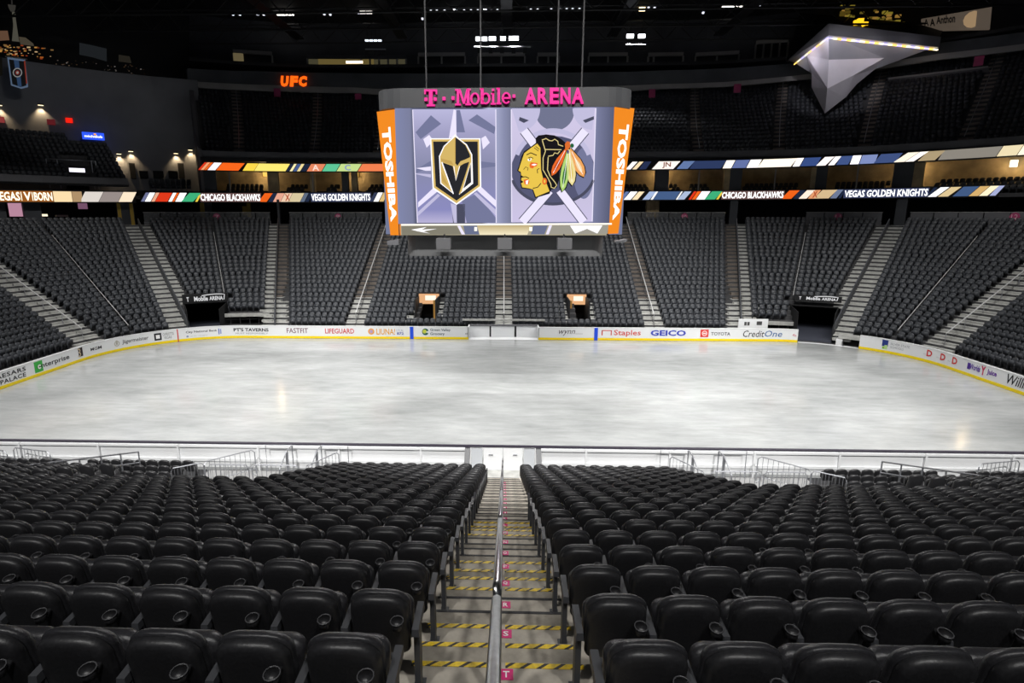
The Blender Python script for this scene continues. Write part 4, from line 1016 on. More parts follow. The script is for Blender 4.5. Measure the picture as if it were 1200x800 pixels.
# red plates under the fascia, white rails at the tier head
for px, py, t in ((325, 109, 'under the UFC sign'), (420, 115, 'beside the scoreboard corner'), (764, 110, 'beside the orange TOSHIBA panel'), (864, 104, 'below the middle of the pale fascia'), (1147, 72, 'above the long grey panel')):
    u, z = hit(px, py, 39.8); mb = MB(); strip(mb, shift(u, 39.7, -.45), shift(u, 39.7, .45), 39.7, 39.8, z - .5, z + .6, 1); tag(mb.build('section_plate', M_plate), 'pink section plate hanging ' + t, 'sign')
def bar_at(name, o, px0, py0, px1, py1, r, m, label, cat='rail'):
    u0, z0 = hit(px0, py0, o); u1, z1 = hit(px1, py1, o); mb = MB(); n = 10
    mb.tube([P3(u0 + (u1-u0)*i/n, o, z0 + (z1-z0)*i/n) for i in range(n + 1)], r, 5); return tag(mb.build(name, m), label, cat)
bar_at('tier_rail', 45, 381, 120, 441, 121, .12, M_soff, 'pale rail at the head of the upper tier past the UFC sign')
bar_at('tier_rail', 45, 742, 116, 806, 113, .12, M_soff, 'pale rail at the head of the upper tier by the orange panel'); bar_at('tier_rail', 45, 820, 113, 908, 107, .12, M_soff, 'pale rail at the head of the upper tier below the pale fascia')
def panel_at(name, o, quad, m, label, cat, th=.3):
    """quad of pixels TL, TR, BR, BL put on the curved wall at offset o"""
    q = [hit(x, y, o) for x, y in quad]; mb = MB()
    mb.loft([[P3(u, o, z) for u, z in q], [P3(u, o + th, z) for u, z in q]]); return tag(mb.build(name, m), label, cat)
panel_at('parapet_wall', 44, [(283, 114), (366, 117), (366, 131), (283, 128)], M_wall2, 'grey panel at the head of the upper tier under the UFC sign', 'panel')
bar_at('tier_rail', 43.9, 283, 114.5, 366, 117.5, .1, M_soff, 'thin pale rail on the grey panel under the UFC sign')
g = panel_at('parapet_wall', 41, [(1041, 92), (1158, 78), (1160, 90), (1040, 101)], M_fasc, 'long grey panel at the head of the upper tier beside the faceted lounge', 'panel')
panel_at('tier_rail', 40.9, [(1041, 91), (1158, 77), (1158, 79), (1041, 93)], M_soff, 'pale capping along the long grey panel', 'rail', .1)
# ------------------------------------------------------------------ left corner: balcony, wall, mural
UB0, UB1 = -UMAX, hit(152, 222, 26)[0]
pl = []; mb = MB(); NB = 11
ubt = hit(122, 168, 36)[0]
for k in range(NB):
    o = 26.8 + .84*k; z = 13.9 + .5*k; ue = UB1 + (ubt - UB1)*k/NB
    strip(mb, UB0, ue, o - .3, o + .8, z - .5, z, 1)
    u = ue - .1; sc = (RR + o)/RR
    pa = [hit(90, 200, 30)[0], hit(58, 165, 36)[0], hit(80, 165, 35)[0]]
    while u > UB0:
        if not (abs(u - pa[0]) < .32 and k < 6) and not (k >= 9 and u > pa[2]):
            x, y = path(u, o + .25); nx, ny = pnorm(u); pl.append((x, y, z, math.atan2(nx, -ny)))
        u -= .53/sc
struct(mb.build('floor_corner_balcony', M_terr), 'dark corner balcony terrace above the gold ribbon screen', 'terrace')
add_seats(T_far, pl, 1)
sstrip('trim_3', M_fasc, UB0, UB1, 26.1, 26.4, 13.6, 14.3, 'grey parapet above the gold ribbon screen', 'parapet')
h = empty('balcony_portal', P3(hit(90, 205, 29)[0], 29, 14), 'small white lit entrance on the corner balcony with rails', 'portal')
u, z = hit(89, 204, 29); sc = 4.4
mb = MB(); strip(mb, u - 1.3/sc, u + 1.3/sc, 29, 29.2, z - .15, z + .65, 1); child(mb.build('lit_header', E_('f4f0ff', 1.5)), h)
mb = MB(); strip(mb, u - 1.0/sc, u + 1.1/sc, 29.1, 29.3, z - 1.7, z - .15, 1); child(mb.build('opening', M_black), h)
for dx, zt in ((-1.6, 1.5), (1.6, 1.5), (-2.6, 1.5), (2.0, 1.5)):
    mb = MB(); mb.tube([P3(u + dx/sc, 28.8, z - 1.6), P3(u + dx/sc, 28.8, z + zt)], .05, 4); child(mb.build('rail_post', M_grail), h)
mb = MB(); mb.tube([P3(u - 2.6/sc, 28.8, z + 1.5), P3(u + 2.0/sc, 28.8, z + 1.5)], .05, 4); child(mb.build('rail_bar', M_grail), h)
# angled corner wall behind the balcony
sstrip('wall_left', M_corner, -UMAX, US0, 39.5, 40, 9, 28.0, 'charcoal corner wall with small downlights behind the balcony')
# stub suites beside the corner wall
sstrip('floor_corner_loge', M_dark, UB1 + .2, US0, 26.2, 33, 12.0, 13.0, 'black loge floor beside the corner balcony', 'floor')
# radial wall closing the upper tier
mb = MB(); rg = []
mb.loft([[P3(UU0 - .10, 26.4, 12.4), P3(UU0 - .02, 26.4, 12.4), P3(UU0 - .02, 26.4, 18.0), P3(UU0 - .10, 26.4, 18.0)], [P3(nL - .1, 46, 12.4), P3(nL, 46, 12.4), P3(nL, 46, 31), P3(nL - .1, 46, 31)]])
struct(mb.build('wall_tier_end', M_fasc), 'grey side wall closing the end of the upper tier', 'wall')
def wlamp(px, py, o, label, pw=55, cone=95):
    u, z = hit(px, py, o); h = empty('wall_light', P3(u, o, z), label, 'lamp')
    s_ = .25
    x, y = path(u, o - .35); nx, ny = pnorm(u)
    mb = MB(); mb.box(-.3, .3, -.12, .12, -.05, .12); c = mb.build('housing', M_dark); c.parent = h; c.location = (x - h.location.x, y - h.location.y, 0); c.rotation_euler.z = math.atan2(nx, -ny)
    mb = MB(); mb.box(-.26, .26, -.1, .1, -.1, -.05); c2 = mb.build('lens', E_('ffe6b8', 2.5)); c2.parent = h; c2.location = c.location; c2.rotation_euler.z = math.atan2(nx, -ny)
    mb = MB(); mb.box(-.05, .05, -.4, 0, 0, .05); c3 = mb.build('arm', M_dark); c3.parent = h; c3.location = c.location; c3.rotation_euler.z = math.atan2(nx, -ny)
    l = bpy.data.lights.new('wall_light_beam', 'SPOT'); l.energy = pw*9; l.color = (1, .72, .4); l.spot_size = R_(cone); l.spot_blend = .8; l.shadow_soft_size = .1
    lo = bpy.data.objects.new('wall_light_beam', l); COL.objects.link(lo); lo.location = (x, y, z - .15)
    lo.rotation_euler = (Vector((nx*.25, ny*.25, -1))).to_track_quat('-Z', 'Y').to_euler()
for px, py, t in ((47, 123, 'high on the corner wall beside the red exit box'), (-2, 123, 'high on the corner wall at the edge of the balcony'), (139, 180, 'lowest beside the balcony edge'), (153, 177, 'above the first loge chair on the corner wall'), (206, 179.5, 'above the second loge opening on the corner wall'), (223, 175.5, 'beside the end wall of the upper tier')):
    wlamp(px, py, 39.4, 'small warm downlight ' + t)
for px, py, s_, h_, t, nm, lb in ((81, 141, .35, 'f02010', 'small glowing red exit box on the corner wall', 'exit_sign', 'sign'), (60, 143, .4, '50181c', 'dim red box on the corner wall beside the downlight', 'exit_sign', 'sign'), (0, 140, .4, '7a3030', 'dim red box at the end of the balcony wall', 'exit_sign', 'sign')):
    u, z = hit(px, py, 39.3); mb = MB(); sc = 5.6; strip(mb, u - s_/sc, u + s_/sc, 39.2, 39.4, z - s_*.8, z + s_*.8, 1); tag(mb.build(nm, E_(h_, 1.2)), t, lb)
h = empty('lit_sign', P3(hit(109, 159, 38)[0], 38, 18), 'small blue lit sign at the head of the corner balcony', 'sign')
u, z = hit(109.5, 159.3, 37.4); sc = 5.4
mb = MB(); strip(mb, u - 1.15/sc, u + 1.15/sc, 37.4, 37.8, z - .42, z + .42, .3); child(mb.build('sign_face', E_('2a50e0', 1.4)), h)
child(text_map('lettering', 'michelob', lambda a, b: P3(u + (-.95 + 1.9*a)/sc, 37.35, z - .2 + .3*b), E_('f0f4ff', 1.6), None, bold=.03), h)
mb = MB(); strip(mb, u + .05/sc, u + .3/sc, 37.32, 37.36, z + .1, z + .3, .3); child(mb.build('sign_accent', E_('f0a030', 1.4)), h)
for px, t in ((155, 'below the first loge light'), (212, 'below the second loge light')):
    u0, z1 = hit(px - 4, 191, 39.2); u1, z0 = hit(px + 5, 209, 39.2); mb = MB(); strip(mb, u0, u1, 39.2, 39.5, z0, z1, .3); tag(mb.build('doorway', M_black), 'dark doorway in the corner wall ' + t, 'doorway')
for a, b, t in ((163, 174, 'first'), (179, 192, 'second'), (197, 209, 'third')):
    u0, z1 = hit(a, 200, 39.1); u1, z0 = hit(b, 208, 39.1); mb = MB(); strip(mb, u0, u1, 39.0, 39.45, z0, z1, .3); tag(mb.build('loge_opening', M_black), '%s low dark loge opening along the corner wall' % t, 'opening')
pl = []
for k in range(3):
    u = UB1 + .6
    while u < US0 - .3:
        x, y = path(u, 28 + k*1.4); nx, ny = pnorm(u); pl.append((x, y, 13.0 + k*.35, math.atan2(nx, -ny))); u += .55/((RR + 28)/RR)
add_seats(T_far, pl, 1)
# night city view mural above the corner wall: flat picture panel
mur = empty('city_mural', P3(hit(100, 60, 45)[0], 45, 28), 'wide dark night city picture with a pale tower and orange street lights', 'mural')
def mq(px, py, o=45.0):
    u, z = hit(px, py, o); return P3(u, o, z)
mb = MB(); top = []; bot = []
for i in range(15):
    px = -25 + i*(222 + 25)/14; top.append(mq(px, -25)); bot.append(mq(px, 75 + max(0, px)*.092))
vs = top + bot; mb.add(vs, [(i, i+1, 15+i+1, 15+i) for i in range(14)]); child(mb.build('picture_ground', mat('night picture ground', (.004, .004, .006), .8)), mur)
def mpoly(name, pts, h_, s_): 
    ob = poly(name, [mq(x, y, 44.9) for x, y in pts], E_(h_, s_), None); return child(ob, mur)
mpoly('tower', [(14, 14), (18, 14), (18.5, 22), (22, 46), (23, 49), (14, 48), (15.5, 30)], '5c5a50', .6); mpoly('tower_pod', [(9, 5), (18.5, 6), (18, 11), (16.5, 14), (12.5, 13.5), (10, 9)], '3c3a36', .7); mpoly('tower_mast', [(13, -6), (14, -6), (15, 5), (13, 5)], '302e2c', .7)
mpoly('building', [(-5, 36), (9, 36), (11, 47), (-5, 48)], '86644e', .45); mpoly('building', [(22, 43), (30, 44), (39, 51), (40, 54), (24, 52)], '5c5446', .5)
mpoly('building', [(93, 50), (108, 53), (125, 57), (125, 72), (108, 67), (93, 64)], '383c40', .3); mpoly('building', [(139, 64), (152, 66), (154, 74), (139, 72)], '3c3830', .35)
rnd = random.Random(3)
for i in range(60):
    x = rnd.random()**1.6*62; y = 50 + x*.12 + rnd.random()*13; s_ = .5 + rnd.random()*1.6
    h_ = rnd.choice(['b06028', 'a04020', 'c89048', '8a6a40', 'd8b888', '6a3018']); mpoly('street_light', [(x - s_, y - s_*.4), (x + s_, y - s_*.3), (x + s_, y + s_*.5), (x - s_, y + s_*.4)], h_, .7)
for i in range(40):
    x = 62 + rnd.random()*110; y = 70 + (x - 62)*.1 + rnd.random()*10 - 3; s_ = .4 + rnd.random()*.5
    mpoly('street_light', [(x - s_, y - s_*.5), (x + s_, y - s_*.5), (x + s_, y + s_*.5), (x - s_, y + s_*.5)], rnd.choice(['5a5450', '706050', '8a8480', '4a3828']), .6)
# hanging club banner
bn = empty('hanging_banner', mq(20, 103, 36), 'blue and black pennant banner with a round emblem hanging before the corner wall', 'banner')
def bpoly(name, pts, h_, oo=0.0, em=False):
    q = [hit(x, y, 36 - oo) for x, y in pts]; mb = MB(); n_ = len(q)
    mb.loft([[P3(u, 36 - oo, z) for u, z in q], [P3(u, 36 - oo + .03, z) for u, z in q]]); return child(mb.build(name, mat('self-lit banner cloth ' + h_, hexc(h_), .8, emit=.25)), bn)  # faint glow put into the cloth in place of light on it
bpoly('border', [(8.5, 67), (29.5, 70), (33, 102), (25, 104), (13, 100)], '8aa4c8'); bpoly('field', [(10.5, 69.5), (28, 71.8), (31, 100), (24.5, 102), (14.5, 98.5)], '16181c', .06)
bpoly('stripe', [(16.2, 70.2), (22, 71), (25.5, 101.6), (21, 101)], '4a6c9c', .1); bpoly('side_stripe', [(28, 71), (29.6, 71), (32, 98), (30.6, 98)], 'c04830', .1)
for r_, h_, oo in ((5.6, 'd8d8d8', .14), (4.4, '20242c', .18), (2.8, 'b04038', .22), (1.5, 'e0e0d8', .26)):
    bpoly('emblem', [(20.5 + r_*math.cos(2*math.pi*i/12), 85 + r_*math.sin(2*math.pi*i/12)) for i in range(12)], h_, oo)
bn2 = bar_at('banner_bar', 36, 6, 66, 32, 69.5, .06, M_soff, 'thin bar the pennant banner hangs from', 'bar')
panel_at('hanging_banner', 36, [(-8, 66), (2.5, 67), (3, 88), (-8, 92)], mat('olive banner', (.04, .035, .02), .8), 'olive and black banner edge beside the blue pennant banner', 'banner', .05)

# ------------------------------------------------------------------ centre-hung scoreboard
YF = -5.0
def S(px, py, lift=0.0):
    """pixel on the front screen plane"""
    return hitY(px, py, YF - lift)
sbz = 8.2
sb = empty('scoreboard', (0, 0, sbz), 'big hanging video scoreboard showing two team crests under pink T-Mobile ARENA letters', 'scoreboard')
def setpar(ob, p):
    ob.parent = p; return ob
def sp(mb, name, m, parent=None, smooth=False):
    ob = mb.build(name, m, smooth=smooth)
    if parent: ob.parent = parent; return ob
    return child(ob, sb)
TLc, TRc, BLc, BRc = S(462.5, 126.5), S(720, 124.5), S(470, 275.5), S(714, 275.5)
WX = (abs(TLc.x) + abs(TRc.x))/2; ZT = (TLc.z + TRc.z)/2; ZB = (BLc.z + BRc.z)/2; ZS = S(590, 262.5).z
ZH = S(590, 103).z; ZK = hitY(590, 300, YF + .6).z
DB = 4.6                                              # half depth of the body
xl, xr = TLc.x, TRc.x
mb = MB(); mb.box(xl, xr, YF + .06, -YF - .06, ZB, ZT); sp(mb, 'body', M_dark)
# header with rounded corners
pts = []
hx0, hx1, hr = hitY(443, 115, YF + .9).x, hitY(740.5, 115, YF + .9).x, 1.3
def rr(x0, x1, y0, y1, r, n=6):
    out = []
    for cx_, cy_, a0 in ((x1 - r, y1 - r, 0), (x0 + r, y1 - r, 90), (x0 + r, y0 + r, 180), (x1 - r, y0 + r, 270)):
        for i in range(n + 1):
            a = R_(a0 + 90*i/n); out.append((cx_ + r*math.cos(a), cy_ + r*math.sin(a)))
    return out
hp = rr(hx0, hx1, YF - .1, -YF + .1, hr)
mb = MB(); mb.loft([[(x, y, ZT - .02) for x, y in hp], [(x, y, ZH) for x, y in hp]]); sp(mb, 'header', M_head)
# lower skirt, set back
kp = rr(hitY(476, 290, YF + .6).x, hitY(708, 290, YF + .6).x, YF + .6, -YF - .6, .6)
mb = MB(); mb.loft([[(x, y, ZK) for x, y in kp], [(x, y, ZB) for x, y in kp]]); sp(mb, 'skirt', M_board)
for px in (521, 591.5, 660.5):
    c = hitY(px, 287, YF - .1); mb = MB(); mb.box(c.x - .36, c.x + .36, YF - .75, YF + .0, c.z - .18, c.z + .36); bx_ = sp(mb, 'speaker_box', mat('speaker box grey', (.10, .10, .105), .6))
    mb = MB(); mb.tube([(c.x, YF - .3, c.z + .36), (c.x, YF - .3, c.z + .5), (c.x, YF + .7, ZB + .1)], .04, 5); sp(mb, 'bracket', M_dark, bx_)
for px in (462, 726):
    c = hitY(px, 282, YF + .2); s = -1 if px < 600 else 1
    mb = MB(); mb.hexa([(c.x-.3,YF-.2,c.z-.1+s*.1),(c.x+.3,YF-.2,c.z-.1-s*-.1),(c.x+.3,YF+.3,c.z-.1),(c.x-.3,YF+.3,c.z-.1),(c.x-.3,YF-.2,c.z),(c.x+.3,YF-.2,c.z+.1),(c.x+.3,YF+.3,c.z+.1),(c.x-.3,YF+.3,c.z)]); sp(mb, 'corner_lamp', M_fasc)
# corner advert panels (orange) with TOSHIBA
for s, (a, b, c, d) in ((-1, ((441.5, 131), (462, 128.2), (470, 275.5), (457.5, 275.5))), (1, ((720.5, 124), (743.5, 127), (724.5, 273.5), (713, 274)))):
    if s < 0: q = [hitY(a[0], a[1], YF + .9), hitY(b[0], b[1], YF), hitY(c[0], c[1], YF), hitY(d[0], d[1], YF + .6)]
    else: q = [hitY(a[0], a[1], YF), hitY(b[0], b[1], YF + .9), hitY(c[0], c[1], YF + .6), hitY(d[0], d[1], YF)]
    zt_ = max(q[0].z, q[1].z)
    bk = [Vector((p.x*.985, p.y + .25, p.z)) for p in q]
    mb = MB(); mb.loft([q, bk]); pnl = sp(mb, 'corner_panel', E_('f08a24', 1.05))
    nrm = (q[1] - q[0]).cross(q[3] - q[0]).normalized()
    if nrm.y > 0: nrm = -nrm
    def qf(a, b):   # a across (0..1), b down (0..1)
        t = q[0].lerp(q[1], a); bb = q[3].lerp(q[2], a); return t.lerp(bb, b) + nrm*.03
    # letters run down the panel, tops to the right
    t = text_map('lettering', 'TOSHIBA', lambda p, r: qf(.2 + .55*r if s < 0 else .26 + .55*r, .13 + .76*p), E_('fff4ea', 1.5), None, bold=.045)
    t.parent = pnl
# back and side faces also carry screens
mb = MB(); mb.box(xl, xr, -YF - .06, -YF, ZB, ZT); sp(mb, 'rear_screen', E_('8088a8', .8))
for s in (-1, 1):
    x = (xl if s < 0 else xr) + s*.9
    mb = MB(); a, b = sorted((x, x - s*.7)); mb.box(a, b, YF + 1.2, -YF - 1.2, ZB, ZT); sp(mb, 'side_screen', E_('8088a8', .8))
# front screen picture: gradient panel + crests
def screen_mat():
    m = bpy.data.materials.new('video picture ground'); m.use_nodes = True; nt = m.node_tree; nt.nodes.clear()
    e = nt.nodes.new('ShaderNodeEmission'); out = nt.nodes.new('ShaderNodeOutputMaterial'); tc = nt.nodes.new('ShaderNodeTexCoord')
    n = nt.nodes.new('ShaderNodeTexNoise'); n.inputs['Scale'].default_value = .28; n.inputs['Detail'].default_value = 1
    cr = nt.nodes.new('ShaderNodeValToRGB'); cr.color_ramp.elements[0].color = (*hexc('70749a'), 1); cr.color_ramp.elements[1].color = (*hexc('b8badc'), 1)
    cr.color_ramp.elements[0].position = .35; cr.color_ramp.elements[1].position = .65
    nt.links.new(tc.outputs['Object'], n.inputs['Vector']); nt.links.new(n.outputs['Fac'], cr.inputs[0]); nt.links.new(cr.outputs[0], e.inputs[0]); nt.links.new(e.outputs[0], out.inputs[0]); return m
def grad_mat(name, axis, stops):
    """picture gradient along generated coordinate axis"""
    m = bpy.data.materials.new(name); m.use_nodes = True; nt = m.node_tree; nt.nodes.clear()
    e = nt.nodes.new('ShaderNodeEmission'); out = nt.nodes.new('ShaderNodeOutputMaterial'); tc = nt.nodes.new('ShaderNodeTexCoord'); sx = nt.nodes.new('ShaderNodeSeparateXYZ')
    cr = nt.nodes.new('ShaderNodeValToRGB'); els = cr.color_ramp.elements
    while len(els) < len(stops): els.new(.5)
    for el, (p, h_) in zip(els, stops): el.position = p; el.color = (*hexc(h_), 1)
    nt.links.new(tc.outputs['Generated'], sx.inputs[0]); nt.links.new(sx.outputs[axis], cr.inputs[0]); nt.links.new(cr.outputs[0], e.inputs[0]); nt.links.new(e.outputs[0], out.inputs[0]); return m
fx0, fx1 = xl, xr
mb = MB(); mb.box(fx0, fx1, YF, YF + .06, ZS, ZT); scr = sp(mb, 'front_screen', grad_mat('video side bands', 0, [(0, '8288ac'), (.07, '7c809e'), (.085, '5c6078'), (.40, '50546a'), (.43, 'b8bcdc'), (.5, '8c90b0'), (.56, '6a6e86'), (.9, '9094b8'), (.93, '787c9c'), (1, '5a5e78')]))
def sq(name, pts, m, lift, parent=None):
    ob = poly(name, [S(x, y, lift) for x, y in pts], m, None); return child(ob, sb) if parent is None else setpar(ob, parent)
def sline(name, pts, w_, m, lift, parent=None):
    """stroke of width w_ pixels"""
    L = [Vector(p) for p in pts]; a = []; b = []
    for i, p in enumerate(L):
        t = (L[min(i+1, len(L)-1)] - L[max(i-1, 0)]); t = Vector((t.x, t.y)).normalized(); n_ = Vector((-t.y, t.x))*w_/2
        a.append(S(p.x + n_.x, p.y + n_.y, lift)); b.append(S(p.x - n_.x, p.y - n_.y, lift))
    me = bpy.data.meshes.new(name); n_ = len(L); me.from_pydata([tuple(x) for x in a + b], [], [(i, i+1, n_+i+1, n_+i) for i in range(n_-1)]); me.materials.append(m)
    ob = link(name, me); return child(ob, sb) if parent is None else setpar(ob, parent)
def c1(x, y): return (475 + x/5, 115 + y/5)       # left crest reading frame
def c2(x, y): return (590 + x/5, 115 + y/5)       # right crest reading frame
M_pic1 = grad_mat('left picture', 2, [(0, 'bcb6da'), (.12, '8c8cc0'), (.5, '8a8cac'), (.8, 'a4a2c6'), (1, 'bcbade')])
M_pic2 = grad_mat('right picture', 2, [(0, 'cfc6e8'), (.3, 'c8c2de'), (1, 'd4cbea')])
p1 = sq('picture_left', [(483.5, 128), (581, 127.8), (581.5, 261), (489, 261)], M_pic1, .02)
p2 = sq('picture_right', [(599, 127.8), (698.5, 126.3), (694, 259.5), (599.5, 260.5)], M_pic2, .02)
WH = E_('e6e0f6', 1.1); SH = E_('54566c', .8); LT = E_('c4c0e0', 1.0); MD = E_('7c80a4', .9)
# left picture background
for pts, m_ in (([(150,100),(210,150),(90,240),(60,200)], MD), ([(370,130),(420,95),(530,170),(520,210)], MD), ([(60,420),(160,360),(160,400),(60,440)], MD), ([(440,370),(530,380),(530,400),(440,410)], MD),
                ([(270,620),(350,620),(350,730),(280,730)], SH), ([(330,600),(420,560),(530,700),(530,730),(360,730)], MD), ([(320,70),(350,200),(300,200),(300,70)], MD)):
    sq('picture_shape', [c1(*p) for p in pts], m_, .03, p1)
for pts, m_ in (([(283,65),(296,70),(300,225),(255,235)], WH), ([(62,410),(150,400),(150,425),(120,425)], WH), ([(62,440),(150,445),(150,465),(62,445)], LT), ([(75,610),(165,525),(190,545),(75,640)], WH), ([(75,665),(190,560),(205,570),(75,690)], LT),
                ([(265,615),(300,625),(302,730),(285,730)], LT), ([(420,540),(445,520),(532,600),(532,640)], WH), ([(400,560),(415,550),(532,655),(532,690)], LT), ([(105,240),(140,215),(165,250),(125,290)], WH), ([(445,235),(470,220),(495,260),(455,300)], WH)):
    sq('picture_shape', [c1(*p) for p in pts], m_, .04, p1)
for a, b in (((483.6, 128.5), (489.2, 261)), ((581, 128), (581.5, 261)), ((599.2, 128), (599.6, 260)), ((698.3, 126.6), (694, 259.5))): sline('picture_border', [a, b], 1.1, WH, .045, p1 if a[0] < 590 else p2)
# shield crest
GOLD = E_('d8b86a', 1.0); BLK = E_('2c2c30', .9); WHT = E_('fdfbff', 1.2); GOLD2 = E_('c8a458', 1.0)
cr1 = sq('crest', [c1(*p) for p in [(145,235),(270,235),(292,212),(315,235),(440,235),(445,520),(300,625),(160,530)]], WHT, .06)
def cq(pts, m_, l): return sq('crest_shape', [c1(*p) for p in pts], m_, l, cr1)
cq([(152,241),(272,241),(292,220),(312,241),(433,241),(438,515),(300,616),(167,524)], GOLD, .07)
cq([(163,254),(432-8,254),(427,508),(300,600),(178,516)], BLK, .08)
cq([(292,222),(320,240),(360,270),(392,330),(397,500),(316,565),(300,560),(283,562),(205,500),(197,340),(225,280),(262,245)], WHT, .09)
cq([(292,226),(318,245),(356,275),(386,332),(391,497),(318,557),(300,545),(281,557),(211,497),(203,342),(229,284),(265,250)], GOLD, .10)
cq([(294,228),(318,247),(352,276),(378,330),(380,345),(320,374),(305,396),(292,380)], BLK, .11)          # dark half of helmet
cq([(214,375),(278,398),(296,478),(322,396),(378,362),(318,560),(300,575),(282,560)], BLK, .12)            # V
cq([(282,392),(296,400),(320,388),(296,482)], GOLD, .125)
cq([(206,352),(270,368),(282,392),(214,372)], GOLD2, .13); cq([(386,345),(322,370),(310,394),(376,372)], GOLD, .13)
cq([(385,370),(390,495),(330,545),(340,520)], WHT, .13); cq([(383,385),(386,492),(340,530)], BLK, .135); cq([(211,430),(216,485),(256,520)], GOLD2, .13)
sline('crest_line', [c1(214, 375), c1(281, 560)], 1.3, WHT, .14, cr1); sline('crest_line', [c1(384, 366), c1(318, 560)], 1.6, GOLD, .14, cr1); sline('crest_line', [c1(284, 398), c1(296, 482), c1(318, 398)], 1.0, WHT, .14, cr1); sline('crest_line', [c1(292, 228), c1(292, 378)], .8, GOLD2, .14, cr1)
# right picture background: rings and crossing bars
def ell(cx_, cy_, rx, ry, a0=0, a1=360, n=28): return [(cx_ + rx*math.cos(R_(a0 + (a1-a0)*i/n)), cy_ + ry*math.sin(R_(a0 + (a1-a0)*i/n))) for i in range(n + 1)]
def pq(pts, m_, l): return sq('picture_shape', [c2(*p) for p in pts], m_, l, p2)
pq(ell(300, 75, 115, 115, 0, 180)[:-1] + [(185, 55), (410, 52)], E_('787c98', .9), .03)
pq(ell(90, 60, 125, 135, 0, 90) + [(48, 60)], LT, .035); pq([(95,110),(150,130),(120,145),(90,130)], SH, .04); pq(ell(520, 60, 115, 125, 90, 180) + [(535, 60)], LT, .035); pq([(465,130),(530,105),(530,125),(480,145)], SH, .04)
pq(ell(290, 420, 245, 200)[:-1], E_('5c5e7c', .9), .04); pq(ell(470, 440, 60, 150)[:-1], MD, .042)
sline('picture_shape', [c2(*p) for p in ell(290, 405, 225, 215, 200, 340)], 5.5, LT, .045, p2); sline('picture_shape', [c2(*p) for p in ell(290, 430, 245, 190, 15, 165)], 3.5, SH, .045, p2)
for a, b in (((120, 190), (240, 350)), ((480, 190), (330, 370)), ((110, 725), (270, 540)), ((470, 725), (330, 540))):
    sline('picture_shape', [c2(*a), c2(*b)], 11.5, SH, .05, p2); sline('picture_shape', [c2(*a), c2(*b)], 9.5, WH, .055, p2)
# head crest: profile with feathers
SK = E_('e8c44e', 1.05); INK = E_('1c1a1e', .9); ORG = E_('ea6a2c', 1.05); HAIRL = E_('e8d690', 1.0)
cr2 = sq('crest', [c2(*p) for p in [(190,262),(188,235),(205,218),(250,212),(300,218),(340,240),(365,262),(395,280),(380,340),(330,420),(325,480),(312,525),(280,535),(270,560),(185,585),(168,535),(105,528),(98,490),(100,440),(80,425),(92,390),(105,340),(120,312),(160,285)]], INK, .06)
def hq(pts, m_, l, nm='crest_shape'): return sq(nm, [c2(*p) for p in pts], m_, l, cr2)
hq([(198,266),(216,290),(220,420),(232,470),(252,500),(270,545),(190,578),(174,535),(150,528),(110,522),(104,498),(118,490),(104,480),(106,466),(124,462),(104,452),(102,432),(88,424),(98,392),(112,350),(122,322),(160,292)], SK, .07)
for pts, w_ in (([(135,332),(160,320),(195,335)], 1.1), ([(145,350),(158,345),(175,352)], .8), ([(180,290),(205,310)], .7), ([(188,282),(210,300)], .7), ([(104,462),(130,460),(150,470)], 1.0), ([(172,528),(200,522),(220,498)], 1.0), ([(200,440),(198,418),(210,412)], .9), ([(118,418),(130,402),(145,410),(140,424)], .7)):
    sline('crest_line', [c2(*p) for p in pts], w_, INK, .09, cr2)
hq([(140,358),(165,352),(160,366),(146,368)], WHT, .085); hq([(150,355),(158,354),(157,364),(151,364)], INK, .09)
hq([(152,392),(160,375),(200,380),(195,398),(180,402),(172,412),(156,408)], ORG, .085); hq([(162,390),(180,384),(196,388),(180,396)], WHT, .09)
hq([(118,478),(140,474),(152,486),(150,500),(134,510),(122,500)], ORG, .085); hq([(130,484),(146,480),(142,504),(132,504)], WHT, .09)
hq(ell(241, 487, 14, 20)[:-1], ORG, .085); hq(ell(241, 487, 6, 11)[:-1], SK, .09)
for pts in ([(225,245),(250,236),(268,248),(285,250),(300,240),(318,252),(322,272),(350,282)], [(232,262),(242,300),(340,302)], [(228,248),(246,310),(232,350),(232,420),(262,470),(276,500)], [(262,340),(290,335),(300,320),(318,325),(330,310)], [(262,345),(258,420),(275,460),(300,490),(312,510),(298,528),(280,522),(276,498)]):
    sline('crest_line', [c2(*p) for p in pts], 1.0, HAIRL, .09, cr2)
def feather(base, tip, w_, col_, core):
    b = Vector(base); t = Vector(tip); d = t - b; n_ = Vector((-d.y, d.x)).normalized()
    prof = [(0, .12), (.2, .5), (.45, .95), (.7, 1), (.88, .65), (1, 0)]
    pl_ = [b + d*a + n_*w_*q for a, q in prof] + [b + d*a - n_*w_*q for a, q in reversed(prof[:-1])]
    po = [b + d*(a*1.04 - .01) + n_*(w_*q + 5) for a, q in prof] + [b + d*(a*1.04 - .01) - n_*(w_*q + 5) for a, q in reversed(prof[:-1])]
    hq([tuple(p) for p in po], INK, .095, 'feather_outline'); hq([tuple(p) for p in pl_], col_, .10, 'feather')
    pi = [b + d*(.3 + a*.55) + n_*w_*q*.45 for a, q in prof] + [b + d*(.3 + a*.55) - n_*w_*q*.45 for a, q in reversed(prof[:-1])]
    hq([tuple(p) for p in pi], core, .105, 'feather_core'); sline('crest_line', [c2(*(b + d*.1)), c2(*(b + d*.9))], .5, WHT, .11, cr2)
